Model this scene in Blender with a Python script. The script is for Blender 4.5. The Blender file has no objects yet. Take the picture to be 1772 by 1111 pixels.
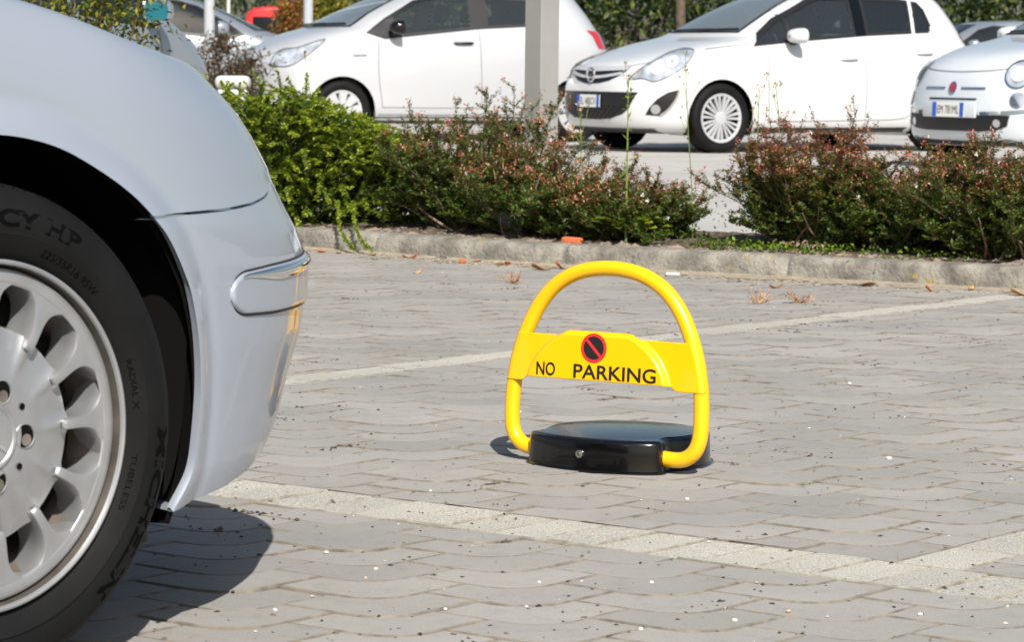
import bpy, bmesh, math, random
import numpy as np
from mathutils import Vector, Matrix
from mathutils.bvhtree import BVHTree
from mathutils.geometry import delaunay_2d_cdt

rnd = random.Random(7)
PI = math.pi
SC = bpy.context.scene
COL = SC.collection

# ------------------------------------------------------------------ camera, sky, sun, exposure
cam_d = bpy.data.cameras.new('camera')
cam = bpy.data.objects.new('camera', cam_d)
COL.objects.link(cam)
SC.camera = cam
cam_d.sensor_width = 36.0
cam_d.lens = 5200 / 1772 * 36.0
cam_d.clip_start = 0.05
cam_d.clip_end = 2000
cam.matrix_world = (Matrix.Translation((0, 0, 0.8165)) @ Matrix.Rotation(PI/2 - math.radians(5.0), 4, 'X')
                    @ Matrix.Rotation(0.011, 4, 'Z'))
cam_d.dof.use_dof = True
cam_d.dof.focus_distance = 6.2
cam_d.dof.aperture_fstop = 17.0

SUN_DIR = Vector((-0.20, 1.10, -1.0)).normalized()      # the way the light travels
to_sun = -SUN_DIR
wd = bpy.data.worlds.new('World')
SC.world = wd
wd.use_nodes = True
nt = wd.node_tree
sky = nt.nodes.new('ShaderNodeTexSky')
sky.sky_type = 'NISHITA'
sky.sun_disc = False
sky.sun_elevation = math.asin(to_sun.z)
sky.sun_rotation = math.atan2(to_sun.x, to_sun.y)
sky.altitude = 50
sky.air_density = 1.2
sky.dust_density = 2.2
nt.links.new(sky.outputs[0], nt.nodes['Background'].inputs[0])
nt.nodes['Background'].inputs[1].default_value = 0.062
sun_d = bpy.data.lights.new('sun', 'SUN')
sun_d.energy = 4.4
sun_d.angle = math.radians(0.53)
sun_d.color = (1.0, 0.955, 0.88)
sun = bpy.data.objects.new('sun', sun_d)
COL.objects.link(sun)
sun.rotation_euler = SUN_DIR.to_track_quat('-Z', 'Y').to_euler()
sun.location = (3, -8, 12)
SC.view_settings.view_transform = 'Standard'
SC.view_settings.look = 'None'
SC.view_settings.exposure = 0.58
SC.view_settings.gamma = 1.0
SC.cycles.max_bounces = 8
SC.cycles.transparent_max_bounces = 16

# ------------------------------------------------------------------ materials
MATS = {}
def mat(name, col, rough=0.5, metal=0.0, coat=0.0, noise=0.0, nscale=20.0, spec=0.5, bump=0.0, bscale=60.0, col2=None, coat_rough=0.03):
    m = bpy.data.materials.new(name)
    m.use_nodes = True
    t = m.node_tree
    b = t.nodes['Principled BSDF']
    b.inputs['Base Color'].default_value = (*col, 1)
    b.inputs['Roughness'].default_value = rough
    b.inputs['Metallic'].default_value = metal
    b.inputs['Specular IOR Level'].default_value = spec
    b.inputs['Coat Weight'].default_value = coat
    b.inputs['Coat Roughness'].default_value = coat_rough
    if noise or bump or col2:
        tc = t.nodes.new('ShaderNodeTexCoord')
    if noise or col2:
        n = t.nodes.new('ShaderNodeTexNoise')
        n.inputs['Scale'].default_value = nscale
        n.inputs['Detail'].default_value = 5
        t.links.new(tc.outputs['Object'], n.inputs['Vector'])
        mx = t.nodes.new('ShaderNodeMix'); mx.data_type = 'RGBA'
        c2 = col2 if col2 else tuple(max(0, c*(1-noise)) for c in col)
        c1 = col if col2 else tuple(min(1, c*(1+noise)) for c in col)
        mx.inputs[6].default_value = (*c1, 1); mx.inputs[7].default_value = (*c2, 1)
        rp = t.nodes.new('ShaderNodeMapRange')
        rp.inputs[1].default_value = 0.3; rp.inputs[2].default_value = 0.7
        t.links.new(n.outputs[0], rp.inputs[0])
        t.links.new(rp.outputs[0], mx.inputs[0])
        t.links.new(mx.outputs[2], b.inputs['Base Color'])
    if bump:
        n2 = t.nodes.new('ShaderNodeTexNoise')
        n2.inputs['Scale'].default_value = bscale; n2.inputs['Detail'].default_value = 4
        t.links.new(tc.outputs['Object'], n2.inputs['Vector'])
        bp = t.nodes.new('ShaderNodeBump'); bp.inputs['Strength'].default_value = bump
        bp.inputs['Distance'].default_value = 0.01
        t.links.new(n2.outputs[0], bp.inputs['Height'])
        t.links.new(bp.outputs[0], b.inputs['Normal'])
    MATS[name] = m
    return m

def leaf_mat(name, col, trans=0.3, rough=0.45):
    m = bpy.data.materials.new(name); m.use_nodes = True
    t = m.node_tree; out = t.nodes['Material Output']
    b = t.nodes['Principled BSDF']
    b.inputs['Base Color'].default_value = (*col, 1)
    b.inputs['Roughness'].default_value = rough
    b.inputs['Specular IOR Level'].default_value = 0.4
    tr = t.nodes.new('ShaderNodeBsdfTranslucent')
    tr.inputs[0].default_value = (min(1, col[0]*1.5), min(1, col[1]*1.4), col[2]*0.7, 1)
    mx = t.nodes.new('ShaderNodeMixShader'); mx.inputs[0].default_value = trans
    t.links.new(b.outputs[0], mx.inputs[1]); t.links.new(tr.outputs[0], mx.inputs[2])
    t.links.new(mx.outputs[0], out.inputs[0])
    MATS[name] = m
    return m

def glass_mat(name, tint, ior=1.5, gl=1.0, film=0.0):
    m = bpy.data.materials.new(name); m.use_nodes = True
    t = m.node_tree; out = t.nodes['Material Output']
    t.nodes.remove(t.nodes['Principled BSDF'])
    tr = t.nodes.new('ShaderNodeBsdfTransparent'); tr.inputs[0].default_value = (*tint, 1)
    g = t.nodes.new('ShaderNodeBsdfGlossy'); g.inputs[0].default_value = (gl, gl, gl, 1); g.inputs['Roughness'].default_value = 0.01
    f = t.nodes.new('ShaderNodeFresnel'); f.inputs[0].default_value = ior
    mx = t.nodes.new('ShaderNodeMixShader')
    t.links.new(f.outputs[0], mx.inputs[0]); t.links.new(tr.outputs[0], mx.inputs[1]); t.links.new(g.outputs[0], mx.inputs[2])
    last = mx
    if film:                      # pale diffuse layer painting reflected sky on the pane, with some dust
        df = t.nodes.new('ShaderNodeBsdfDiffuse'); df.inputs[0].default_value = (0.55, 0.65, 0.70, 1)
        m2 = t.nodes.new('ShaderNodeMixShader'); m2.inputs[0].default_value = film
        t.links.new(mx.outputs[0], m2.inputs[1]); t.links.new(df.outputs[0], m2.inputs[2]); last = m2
    t.links.new(last.outputs[0], out.inputs[0])
    MATS[name] = m
    return m

# ------------------------------------------------------------------ mesh helpers
def link(name, me, parent=None, mats=(), smooth=False, mw=None):
    o = bpy.data.objects.new(name, me)
    COL.objects.link(o)
    for m in mats:
        me.materials.append(m)
    if smooth:
        me.polygons.foreach_set('use_smooth', [True]*len(me.polygons))
        me.set_sharp_from_angle(angle=math.radians(smooth if smooth is not True else 40))
    if parent is not None:
        o.parent = parent
    return o

def mk(name, verts, faces, m, parent=None, smooth=False, midx=None):
    me = bpy.data.meshes.new(name)
    me.from_pydata([tuple(map(float, v)) for v in verts], [], [tuple(int(i) for i in f) for f in faces])
    ms = m if isinstance(m, (list, tuple)) else [m]
    o = link(name, me, parent, ms, smooth)
    if midx is not None:
        me.polygons.foreach_set('material_index', list(midx))
    me.update()
    return o

def thing(name, label, cat, loc=(0, 0, 0), rz=0.0, group=None):
    o = bpy.data.objects.new(name, None)
    o.empty_display_size = 0.2
    COL.objects.link(o)
    o.location = loc
    o.rotation_euler = (0, 0, rz)
    o['label'] = label; o['category'] = cat
    if group: o['group'] = group
    return o

def tag(o, label, cat, group=None):
    o['label'] = label; o['category'] = cat
    if group: o['group'] = group
    return o

class MB:
    """collects simple shapes, links them as one mesh"""
    def __init__(s): s.v = []; s.f = []; s.mi = []
    def add(s, vs, fs, mi=0):
        n = len(s.v); s.v += [tuple(map(float, v)) for v in vs]
        s.f += [tuple(int(i)+n for i in f) for f in fs]; s.mi += [mi]*len(fs)
        return s
    def grid(s, P, mi=0, closeu=False, closev=False, flip=False):
        P = np.asarray(P, float); nu, nv = P.shape[:2]
        fs = []
        for i in range(nu if closeu else nu-1):
            for j in range(nv if closev else nv-1):
                a = i*nv+j; b = ((i+1) % nu)*nv+j; c = ((i+1) % nu)*nv+(j+1) % nv; d = i*nv+(j+1) % nv
                fs.append((a, d, c, b) if flip else (a, b, c, d))
        return s.add(P.reshape(-1, 3), fs, mi)
    def box(s, c, d, mi=0, R=None):
        x, y, z = [q/2 for q in d]
        vs = np.array([(i*x, j*y, k*z) for i in (-1, 1) for j in (-1, 1) for k in (-1, 1)])
        if R is not None: vs = vs @ np.array(R).T
        vs = vs + np.array(c)
        return s.add(vs, [(0, 1, 3, 2), (4, 6, 7, 5), (0, 4, 5, 1), (2, 3, 7, 6), (0, 2, 6, 4), (1, 5, 7, 3)], mi)
    def tube(s, pts, r, n=12, mi=0, cap=True, closed=False):
        pts = np.asarray(pts, float); m = len(pts)
        rr = np.full(m, r) if np.isscalar(r) else np.asarray(r, float)
        T = np.gradient(pts, axis=0)
        if closed:
            T = np.roll(pts, -1, 0)-np.roll(pts, 1, 0)
        T /= np.linalg.norm(T, axis=1)[:, None]+1e-12
        up = np.array([0, 0, 1.0]) if abs(T[0][2]) < 0.9 else np.array([1.0, 0, 0])
        N = np.cross(T[0], up); N /= np.linalg.norm(N)
        rings = []
        a = np.linspace(0, 2*PI, n, endpoint=False)
        for i in range(m):
            N = N-T[i]*np.dot(N, T[i]); N /= np.linalg.norm(N)
            B = np.cross(T[i], N)
            rings.append(pts[i]+rr[i]*(np.outer(np.cos(a), N)+np.outer(np.sin(a), B)))
        s.grid(rings, mi, closeu=closed, closev=True)
        if cap and not closed:
            k = len(s.v)-m*n
            s.f += [tuple(k+i for i in range(n)), tuple(k+(m-1)*n+i for i in range(n-1, -1, -1))]
            s.mi += [mi, mi]
        return s
    def lathe(s, prof, n=48, axis='y', c=(0, 0, 0), mi=0):
        """prof: (r, h) pairs; revolved about the axis through c"""
        a = np.linspace(0, 2*PI, n, endpoint=False)
        P = []
        for r, h in prof:
            if axis == 'y': P.append(np.stack([r*np.cos(a), np.full(n, h), r*np.sin(a)], 1))
            elif axis == 'z': P.append(np.stack([r*np.cos(a), r*np.sin(a), np.full(n, h)], 1))
            else: P.append(np.stack([np.full(n, h), r*np.cos(a), r*np.sin(a)], 1))
        return s.grid(np.array(P)+np.array(c), mi, closev=True)
    def prism(s, poly, z0, z1, mi=0):
        n = len(poly)
        vs = [(x, y, z0) for x, y in poly]+[(x, y, z1) for x, y in poly]
        fs = [tuple(range(n-1, -1, -1)), tuple(range(n, 2*n))]+[(i, (i+1) % n, n+(i+1) % n, n+i) for i in range(n)]
        return s.add(vs, fs, mi)
    def xform(s, R=None, t=(0, 0, 0)):
        V = np.array(s.v)
        if R is not None: V = V @ np.array(R).T
        s.v = [tuple(v) for v in V+np.array(t)]
        return s
    def build(s, name, m, parent=None, smooth=False):
        o = mk(name, s.v, s.f, m, parent, smooth, s.mi)
        return o

def fixn(o):
    bm = bmesh.new(); bm.from_mesh(o.data)
    bmesh.ops.recalc_face_normals(bm, faces=bm.faces)
    bm.to_mesh(o.data); bm.free()
    return o

def bevel(o, w, seg=2, ang=30):
    bm = bmesh.new(); bm.from_mesh(o.data)
    bmesh.ops.remove_doubles(bm, verts=bm.verts, dist=1e-5)
    bmesh.ops.recalc_face_normals(bm, faces=bm.faces)
    es = [e for e in bm.edges if len(e.link_faces) == 2 and e.calc_face_angle(0) > math.radians(ang)]
    bmesh.ops.bevel(bm, geom=es, offset=w, segments=seg, profile=0.5, affect='EDGES', clamp_overlap=True)
    for f in bm.faces: f.smooth = True
    bm.to_mesh(o.data); bm.free()
    o.data.set_sharp_from_angle(angle=math.radians(40))
    return o

def interp_cr(pts, n):
    """Catmull-Rom through points (any dimension), n samples per span"""
    p = np.asarray(pts, float)
    p = np.vstack([2*p[0]-p[1], p, 2*p[-1]-p[-2]])
    out = []
    for i in range(1, len(p)-2):
        t = np.linspace(0, 1, n, endpoint=False)[:, None]
        a, b, c, d = p[i-1], p[i], p[i+1], p[i+2]
        out.append(0.5*((2*b)+(-a+c)*t+(2*a-5*b+4*c-d)*t**2+(-a+3*b-3*c+d)*t**3))
    return np.vstack(out+[p[-2][None]])

def inpoly(P, poly):
    P = np.asarray(P); x, y = P[:, 0], P[:, 1]
    c = np.zeros(len(P), bool); n = len(poly)
    for i in range(n):
        x1, y1 = poly[i]; x2, y2 = poly[(i+1) % n]
        k = ((y1 > y) != (y2 > y))
        c ^= k & (x < (x2-x1)*(y-y1)/((y2-y1) if y2 != y1 else 1e-12)+x1)
    return c

def polydist(P, poly, closed=True):
    P = np.asarray(P, float); d = np.full(len(P), 1e9)
    n = len(poly)
    for i in range(n if closed else n-1):
        a = np.array(poly[i], float); b = np.array(poly[(i+1) % n], float); ab = b-a
        t = np.clip(((P-a)@ab)/(ab@ab+1e-12), 0, 1)
        d = np.minimum(d, np.linalg.norm(P-(a+t[:, None]*ab), axis=1))
    return d

def cdt(outer, holes=(), step=0.03):
    """fill an outline (with holes) by triangles fine enough to follow a curved surface"""
    pts = []; edges = []
    for loop in [outer]+list(holes):
        dens = []
        for i in range(len(loop)):
            a = np.array(loop[i], float); b = np.array(loop[(i+1) % len(loop)], float)
            k = max(1, int(np.linalg.norm(b-a)/step))
            dens += [a+(b-a)*j/k for j in range(k)]
        n0 = len(pts); pts += dens
        edges += [(n0+i, n0+(i+1) % len(dens)) for i in range(len(dens))]
    o = np.array(outer); lo, hi = o.min(0), o.max(0)
    gx, gy = np.meshgrid(np.arange(lo[0]+step/2, hi[0], step), np.arange(lo[1]+step/2, hi[1], step))
    G = np.stack([gx.ravel(), gy.ravel()], 1)
    if len(G):
        k = inpoly(G, outer) & (polydist(G, outer) > step*0.4)
        for h in holes: k &= ~inpoly(G, h) & (polydist(G, h) > step*0.4)
        pts += list(G[k])
    v, e, f = delaunay_2d_cdt([Vector(p) for p in pts], edges, [], 0, 1e-6)[:3]
    V = np.array([tuple(q) for q in v]); F = [tuple(q) for q in f]
    C = np.array([V[list(q)].mean(0) for q in F])
    k = inpoly(C, outer)
    for h in holes: k &= ~inpoly(C, h)
    return V, [F[i] for i in range(len(F)) if k[i]]

def text_mesh(body, size, depth=0.0006, bold=0.0):
    """letters as a flat mesh in the xy plane, centred; returns verts, faces, width"""
    cu = bpy.data.curves.new('letters', 'FONT')
    cu.body = body; cu.size = size; cu.extrude = depth; cu.offset = bold; cu.align_x = 'LEFT'
    cu.resolution_u = 6
    o = bpy.data.objects.new('letters', cu); COL.objects.link(o)
    dg = bpy.context.evaluated_depsgraph_get(); dg.update()
    me = bpy.data.meshes.new_from_object(o.evaluated_get(dg))
    V = np.array([tuple(v.co) for v in me.vertices]); F = [tuple(p.vertices) for p in me.polygons]
    bpy.data.objects.remove(o); bpy.data.curves.remove(cu); bpy.data.meshes.remove(me)
    return V, F
# ------------------------------------------------------------------ the materials in use
M = {}
M['yellow'] = mat('yellow_paint', (0.91, 0.495, 0.002), 0.28, coat=0.6)
M['black_gloss'] = mat('black_gloss', (0.003, 0.003, 0.0035), 0.18, coat=0.35, spec=0.35)
M['black'] = mat('black_plastic', (0.012, 0.012, 0.013), 0.5)
M['dark'] = mat('dark_void', (0.004, 0.004, 0.004), 0.9, spec=0.1)
M['letter'] = mat('letter_black', (0.012, 0.012, 0.012), 0.5)
M['red'] = mat('sign_red', (0.62, 0.03, 0.03), 0.35)
M['rubber'] = mat('tyre_rubber', (0.0058, 0.0058, 0.0062), 0.70, noise=0.35, nscale=9, bump=0.05, bscale=300, spec=0.2)
M['rubber_raised'] = mat('tyre_letters', (0.0028, 0.0028, 0.003), 0.85, spec=0.05)
M['alloy'] = mat('alloy_silver', (0.42, 0.425, 0.435), 0.38, metal=0.65, coat=0.12, noise=0.09, nscale=24, coat_rough=0.2)
M['alloy_bright'] = mat('wheel_cover_silver', (0.55, 0.56, 0.58), 0.4, metal=0.3)
M['barrel'] = mat('brake_dust_metal', (0.17, 0.148, 0.128), 0.5, metal=0.5, noise=0.6, nscale=14)
M['chrome'] = mat('chrome', (0.78, 0.79, 0.80), 0.06, metal=1.0)
M['silver'] = mat('silver_blue_paint', (0.36, 0.40, 0.465), 0.42, metal=0.30, coat=0.9, coat_rough=0.05)
M['silver_car'] = mat('silver_white_paint', (0.53, 0.54, 0.56), 0.36, metal=0.20, coat=1.0)
M['grey_car'] = mat('silver_grey_paint', (0.30, 0.325, 0.365), 0.38, metal=0.40, coat=1.0)
M['white_car'] = mat('white_paint', (0.62, 0.625, 0.63), 0.30, coat=1.0)
M['ice_car'] = mat('pale_blue_white_paint', (0.58, 0.62, 0.66), 0.30, coat=1.0)
M['red_van'] = mat('red_paint', (0.62, 0.012, 0.015), 0.35, coat=0.8)
M['tail'] = mat('tail_lamp_red', (0.55, 0.015, 0.03), 0.12, coat=1.0)
M['lamp'] = mat('lamp_reflector', (0.44, 0.46, 0.50), 0.22, metal=0.15, noise=0.40, nscale=13, coat=1.0)
M['plate'] = mat('plate_white', (0.74, 0.73, 0.70), 0.4)
M['plate_blue'] = mat('plate_blue', (0.02, 0.10, 0.50), 0.4)
M['grille'] = mat('grille_black', (0.008, 0.008, 0.009), 0.4)
M['seat'] = mat('seat_fabric', (0.085, 0.09, 0.095), 0.9)
M['gap'] = mat('panel_gap', (0.16, 0.16, 0.17), 0.7)
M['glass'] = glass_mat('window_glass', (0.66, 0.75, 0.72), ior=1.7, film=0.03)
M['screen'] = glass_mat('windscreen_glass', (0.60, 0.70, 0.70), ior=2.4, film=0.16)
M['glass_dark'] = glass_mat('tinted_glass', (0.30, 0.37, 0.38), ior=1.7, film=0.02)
M['lens'] = glass_mat('lamp_lens', (0.92, 0.94, 0.96))
M['mirror_blue'] = mat('blue_mirror_glass', (0.05, 0.32, 0.42), 0.08, metal=0.6)
M['post'] = mat('post_grey_beige', (0.285, 0.28, 0.265), 0.5, noise=0.05, nscale=8)
M['pole'] = mat('galvanised_pole', (0.40, 0.42, 0.44), 0.45, noise=0.06)
M['bark'] = mat('bark', (0.10, 0.07, 0.05), 0.9, noise=0.4, nscale=12, bump=0.4, bscale=30)
M['twig'] = mat('twig', (0.115, 0.08, 0.055), 0.85, noise=0.3, nscale=30)
M['cane'] = mat('bare_cane', (0.25, 0.18, 0.13), 0.85, noise=0.3, nscale=30)
M['stem_green'] = mat('stem_green', (0.16, 0.22, 0.05), 0.7)
M['brick'] = mat('brick_orange', (0.52, 0.13, 0.05), 0.85, noise=0.25, nscale=60)
M['plastic_clear'] = glass_mat('clear_plastic', (0.62, 0.68, 0.72), ior=1.35)
M['bollard'] = mat('white_bollard', (0.52, 0.52, 0.50), 0.5, noise=0.06)
M['metal_key'] = mat('lock_metal', (0.5, 0.5, 0.48), 0.3, metal=1.0)
# ------------------------------------------------------------------ ground, paving, kerb
U = np.array([0.6115, 0.7912]); A = np.array([0.7912, -0.6115])     # bay lines run along U, the T line along A
def as2xy(a, s): return np.array([a*A[0]+s*U[0], a*A[1]+s*U[1]])

def ground_mat():
    m = mat('asphalt_light', (0.40, 0.385, 0.365), 0.9, noise=0.10, nscale=1.3, bump=0.3, bscale=120)
    return m
def sheet(name, m, x0, x1, y0, y1, z, n=2):
    xs = np.linspace(x0, x1, n); ys = np.linspace(y0, y1, n)
    P = [[(x, y, z) for y in ys] for x in xs]
    o = MB().grid(P, flip=False).build(name, m)
    o['kind'] = 'structure'
    return o
sheet('ground', ground_mat(), -600, 600, -300, 1500, -0.020)

def paver_mat(name, base, var, speck, scale, dark):
    m = bpy.data.materials.new(name); m.use_nodes = True
    t = m.node_tree; b = t.nodes['Principled BSDF']
    b.inputs['Roughness'].default_value = 0.88
    b.inputs['Specular IOR Level'].default_value = 0.25
    at = t.nodes.new('ShaderNodeAttribute'); at.attribute_name = 'tone'
    tc = t.nodes.new('ShaderNodeTexCoord')
    n1 = t.nodes.new('ShaderNodeTexNoise'); n1.inputs['Scale'].default_value = scale; n1.inputs['Detail'].default_value = 2
    n2 = t.nodes.new('ShaderNodeTexNoise'); n2.inputs['Scale'].default_value = 2.3; n2.inputs['Detail'].default_value = 5
    n3 = t.nodes.new('ShaderNodeTexNoise'); n3.inputs['Scale'].default_value = 26; n3.inputs['Detail'].default_value = 6
    for n in (n1, n2, n3): t.links.new(tc.outputs['Object'], n.inputs['Vector'])
    def mr(src, a, b_, lo, hi):
        r = t.nodes.new('ShaderNodeMapRange'); r.inputs[1].default_value = a; r.inputs[2].default_value = b_
        r.inputs[3].default_value = lo; r.inputs[4].default_value = hi
        t.links.new(src, r.inputs[0]); return r.outputs[0]
    def mul(x, y):
        q = t.nodes.new('ShaderNodeMath'); q.operation = 'MULTIPLY'; t.links.new(x, q.inputs[0]); t.links.new(y, q.inputs[1]); return q.outputs[0]
    f = mul(mul(mr(at.outputs['Fac'], 0, 1, 1-var, 1+var), mr(n1.outputs[0], 0.3, 0.7, 1-speck, 1+speck)), mr(n2.outputs[0], 0.3, 0.7, 0.89, 1.08))
    f = mul(f, mr(n3.outputs[0], 0.30, 0.48, 1-dark, 1.0))
    vm = t.nodes.new('ShaderNodeVectorMath'); vm.operation = 'SCALE'
    mx = t.nodes.new('ShaderNodeMix'); mx.data_type = 'RGBA'
    mx.inputs[6].default_value = (*base, 1)
    mx.inputs[7].default_value = (base[0]*1.03, base[1]*0.99, base[2]*0.93, 1)
    t.links.new(n2.outputs[0], mx.inputs[0])
    t.links.new(mx.outputs[2], vm.inputs[0]); t.links.new(f, vm.inputs['Scale'])
    t.links.new(vm.outputs[0], b.inputs['Base Color'])
    bp = t.nodes.new('ShaderNodeBump'); bp.inputs['Strength'].default_value = 0.35; bp.inputs['Distance'].default_value = 0.002
    t.links.new(n1.outputs[0], bp.inputs['Height']); t.links.new(bp.outputs[0], b.inputs['Normal'])
    return m
M['paver'] = paver_mat('concrete_paver', (0.302, 0.295, 0.284), 0.085, 0.14, 420, 0.10)
M['paver_line'] = paver_mat('pale_granite_paver', (0.405, 0.395, 0.36), 0.06, 0.50, 300, 0.06)
M['arris'] = mat('dirty_stone_edge', (0.185, 0.160, 0.130), 0.95, noise=0.40, nscale=30)
M['arris_pale'] = mat('pale_stone_edge', (0.27, 0.245, 0.20), 0.95, noise=0.4, nscale=30)
M['sand'] = mat('joint_sand', (0.085, 0.068, 0.050), 0.95, noise=0.35, nscale=55, bump=0.5, bscale=200)

Wv = 0.104
S0 = np.array([-2.878, 3.823])
ROUND = 0.070
GAP = 0.0019
def corner(c, din, dout, r, n=7):
    """rounded corner at c: arrives along din, leaves along dout"""
    c = np.array(c, float); din = np.array(din, float); dout = np.array(dout, float)
    cen = c-din*r+dout*r
    return [tuple(cen-dout*r*math.cos(t)+din*r*math.sin(t)) for t in np.linspace(0, PI/2, n)]
def tromino():
    w, g = Wv, GAP
    pts = [(g, g)]
    pts += corner((2*w-g, g), (1, 0), (0, 1), ROUND)
    pts += [(2*w-g, 2*w-g), (w+g, 2*w-g)]
    pts += corner((w-g, w-g), (0, -1), (-1, 0), ROUND)[:] if False else [tuple(p) for p in reversed(corner((w-g+0.0, w-g), (1, 0), (0, 1), ROUND))]
    pts += [(g, w-g)]
    # the tip next to the rounded inner corner keeps the joint width
    pts = [p for i, p in enumerate(pts) if not (i and np.hypot(p[0]-pts[i-1][0], p[1]-pts[i-1][1]) < 1e-5)]
    return np.array(pts)
TRO = tromino()
# inner corner: the arc of the next curve ends at (w, 2w-...); rebuild cleanly
w_ = Wv
TRO = np.array([(GAP, GAP)]+corner((2*w_-GAP, GAP), (1, 0), (0, 1), ROUND)+[(2*w_-GAP, 2*w_-GAP), (w_+GAP, 2*w_-GAP)]
               +list(reversed(corner((w_+GAP, w_-GAP), (1, 0), (0, 1), ROUND)))+[(GAP, w_-GAP)])

def clip(poly, n, c):
    """keep the side n.p <= c"""
    out = []; m = len(poly)
    for i in range(m):
        p, q = poly[i], poly[(i+1) % m]
        dp, dq = n@p-c, n@q-c
        if dp <= 0: out.append(p)
        if (dp < 0 < dq) or (dq < 0 < dp): out.append(p+(q-p)*dp/(dp-dq))
    return np.array(out)
def area(p):
    x, y = p[:, 0], p[:, 1]
    return 0.5*np.sum(x*np.roll(y, -1)-y*np.roll(x, -1))

class Pavers:
    def __init__(s): s.v = []; s.f = []; s.tone = []; s.mi = []; s.bev = 1.0
    def add(s, poly, r):
        """poly in (a, s); one bevelled stone"""
        if len(poly) < 3 or abs(area(poly)) < 0.0006: return
        if area(poly) < 0: poly = poly[::-1]
        keep = [i for i in range(len(poly)) if np.linalg.norm(poly[i]-poly[i-1]) > 5e-4]
        poly = poly[keep]; n = len(poly)
        if n < 3: return
        d = np.roll(poly, -1, 0)-poly; d /= np.linalg.norm(d, axis=1)[:, None]
        nin = np.stack([-d[:, 1], d[:, 0]], 1)
        b = nin+np.roll(nin, 1, 0); b /= np.maximum(0.5, np.sum(b*b, 1)/2)[:, None]
        cen = poly.mean(0)
        tx, ty, dz = r.gauss(0, 0.006), r.gauss(0, 0.006), r.gauss(0, 0.0009)
        n0 = len(s.v); tone = r.random()
        for off, z in ((0.0, -0.012), (0.0, -0.0052), (0.0013, -0.0018), (0.0040*s.bev, 0.0)):
            q = poly+b*off
            for p in q:
                x, y = as2xy(*p)
                s.v.append((x, y, z+dz+(p[0]-cen[0])*tx+(p[1]-cen[1])*ty)); s.tone.append(tone)
        # A, U is left handed in (x, y): flip
        for k in range(3):
            for i in range(n):
                j = (i+1) % n
                s.f.append((n0+k*n+i, n0+k*n+j, n0+(k+1)*n+j, n0+(k+1)*n+i)); s.mi.append(1)
        s.f.append(tuple(n0+3*n+i for i in range(n))); s.mi.append(0)
    def build(s, name, m):
        o = mk(name, s.v, s.f, [m, M['arris_pale' if s.bev < 1 else 'arris']], midx=s.mi)
        at = o.data.attributes.new('tone', 'FLOAT', 'POINT')
        at.data.foreach_set('value', s.tone)
        o['kind'] = 'structure'
        return o

T0, T1 = 4.043, 4.243
LA0, LA1 = -2.482, -2.362
LB0, LB1 = -5.125, -5.005
LC0, LC1 = -7.765, -7.645
pr = random.Random(11)
pav = Pavers()
ex, ey = np.array([1.0, 0.0]), np.array([0.0, 1.0])
KERB = interp_cr([(-5.2, 15.6), (-2.4, 13.75), (-0.93, 12.78), (-0.2, 12.12), (0.45, 11.68), (1.1, 11.26), (1.9, 10.75), (3.4, 9.75), (6.5, 7.7)], 10)
for i in range(-110, 111):
    for j in range(-80, 81):
        o = S0+i*np.array([Wv, -Wv])+j*np.array([2*Wv, Wv])
        xy = as2xy(*(o+Wv))
        if not (-4.4 < xy[0] < 4.6 and 2.6 < xy[1] < 13.6): continue
        ky = np.interp(xy[0], KERB[:, 0], KERB[:, 1])
        if xy[1] > ky+0.12: continue
        P = TRO+o
        lo, hi = P.min(0), P.max(0)
        if hi[1] <= T0: pav.add(P, pr); continue
        parts = []
        if lo[1] < T0: parts.append(clip(P, ey, T0-GAP))
        if hi[1] > T1:
            up = clip(P, -ey, -(T1+GAP)) if lo[1] < T1 else P
            lo2, hi2 = up.min(0), up.max(0)
            bounds = [(LA1, 99), (LB1, LA0), (-99, LB0)]
            for b0, b1 in bounds:
                if hi2[0] <= b0 or lo2[0] >= b1: continue
                q = up
                if lo2[0] < b0: q = clip(q, -ex, -(b0+GAP))
                if len(q) > 2 and hi2[0] > b1: q = clip(q, ex, b1-GAP)
                if len(q) > 2: parts.append(q)
        for q in parts:
            if len(q) > 2: pav.add(q, pr)
pav.build('wave_pavers', M['paver'])

lin = Pavers(); lin.bev = 0.75
def rectp(a0, a1, s0, s1, g=0.0018): return np.array([(a0+g, s0+g), (a1-g, s0+g), (a1-g, s1-g), (a0+g, s1-g)])
k = -9.0
while k < 1.5:
    x, y = as2xy(k, T0)
    if -4 < x < 5: lin.add(rectp(k, k+0.108, T0, T1), pr)
    k += 0.108
for a0, a1 in ((LA0, LA1), (LB0, LB1)):
    k = T1
    while k < 13:
        x, y = as2xy(a0, k)
        if -4 < x < 5 and y < np.interp(x, KERB[:, 0], KERB[:, 1])+0.05: lin.add(rectp(a0, a1, k, k+0.2), pr)
        k += 0.2
lin.build('bay_line_pavers', M['paver_line'])
P = []
for x in np.linspace(-4.5, 5.0, 40):
    ky = np.interp(x, KERB[:, 0], KERB[:, 1])+0.06
    P.append([(x, 1.8+(ky-1.8)*t, -0.0078) for t in np.linspace(0, 1, 20)])
o = MB().grid(P).build('joint_sand_bed', M['sand']); o['kind'] = 'structure'

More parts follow.
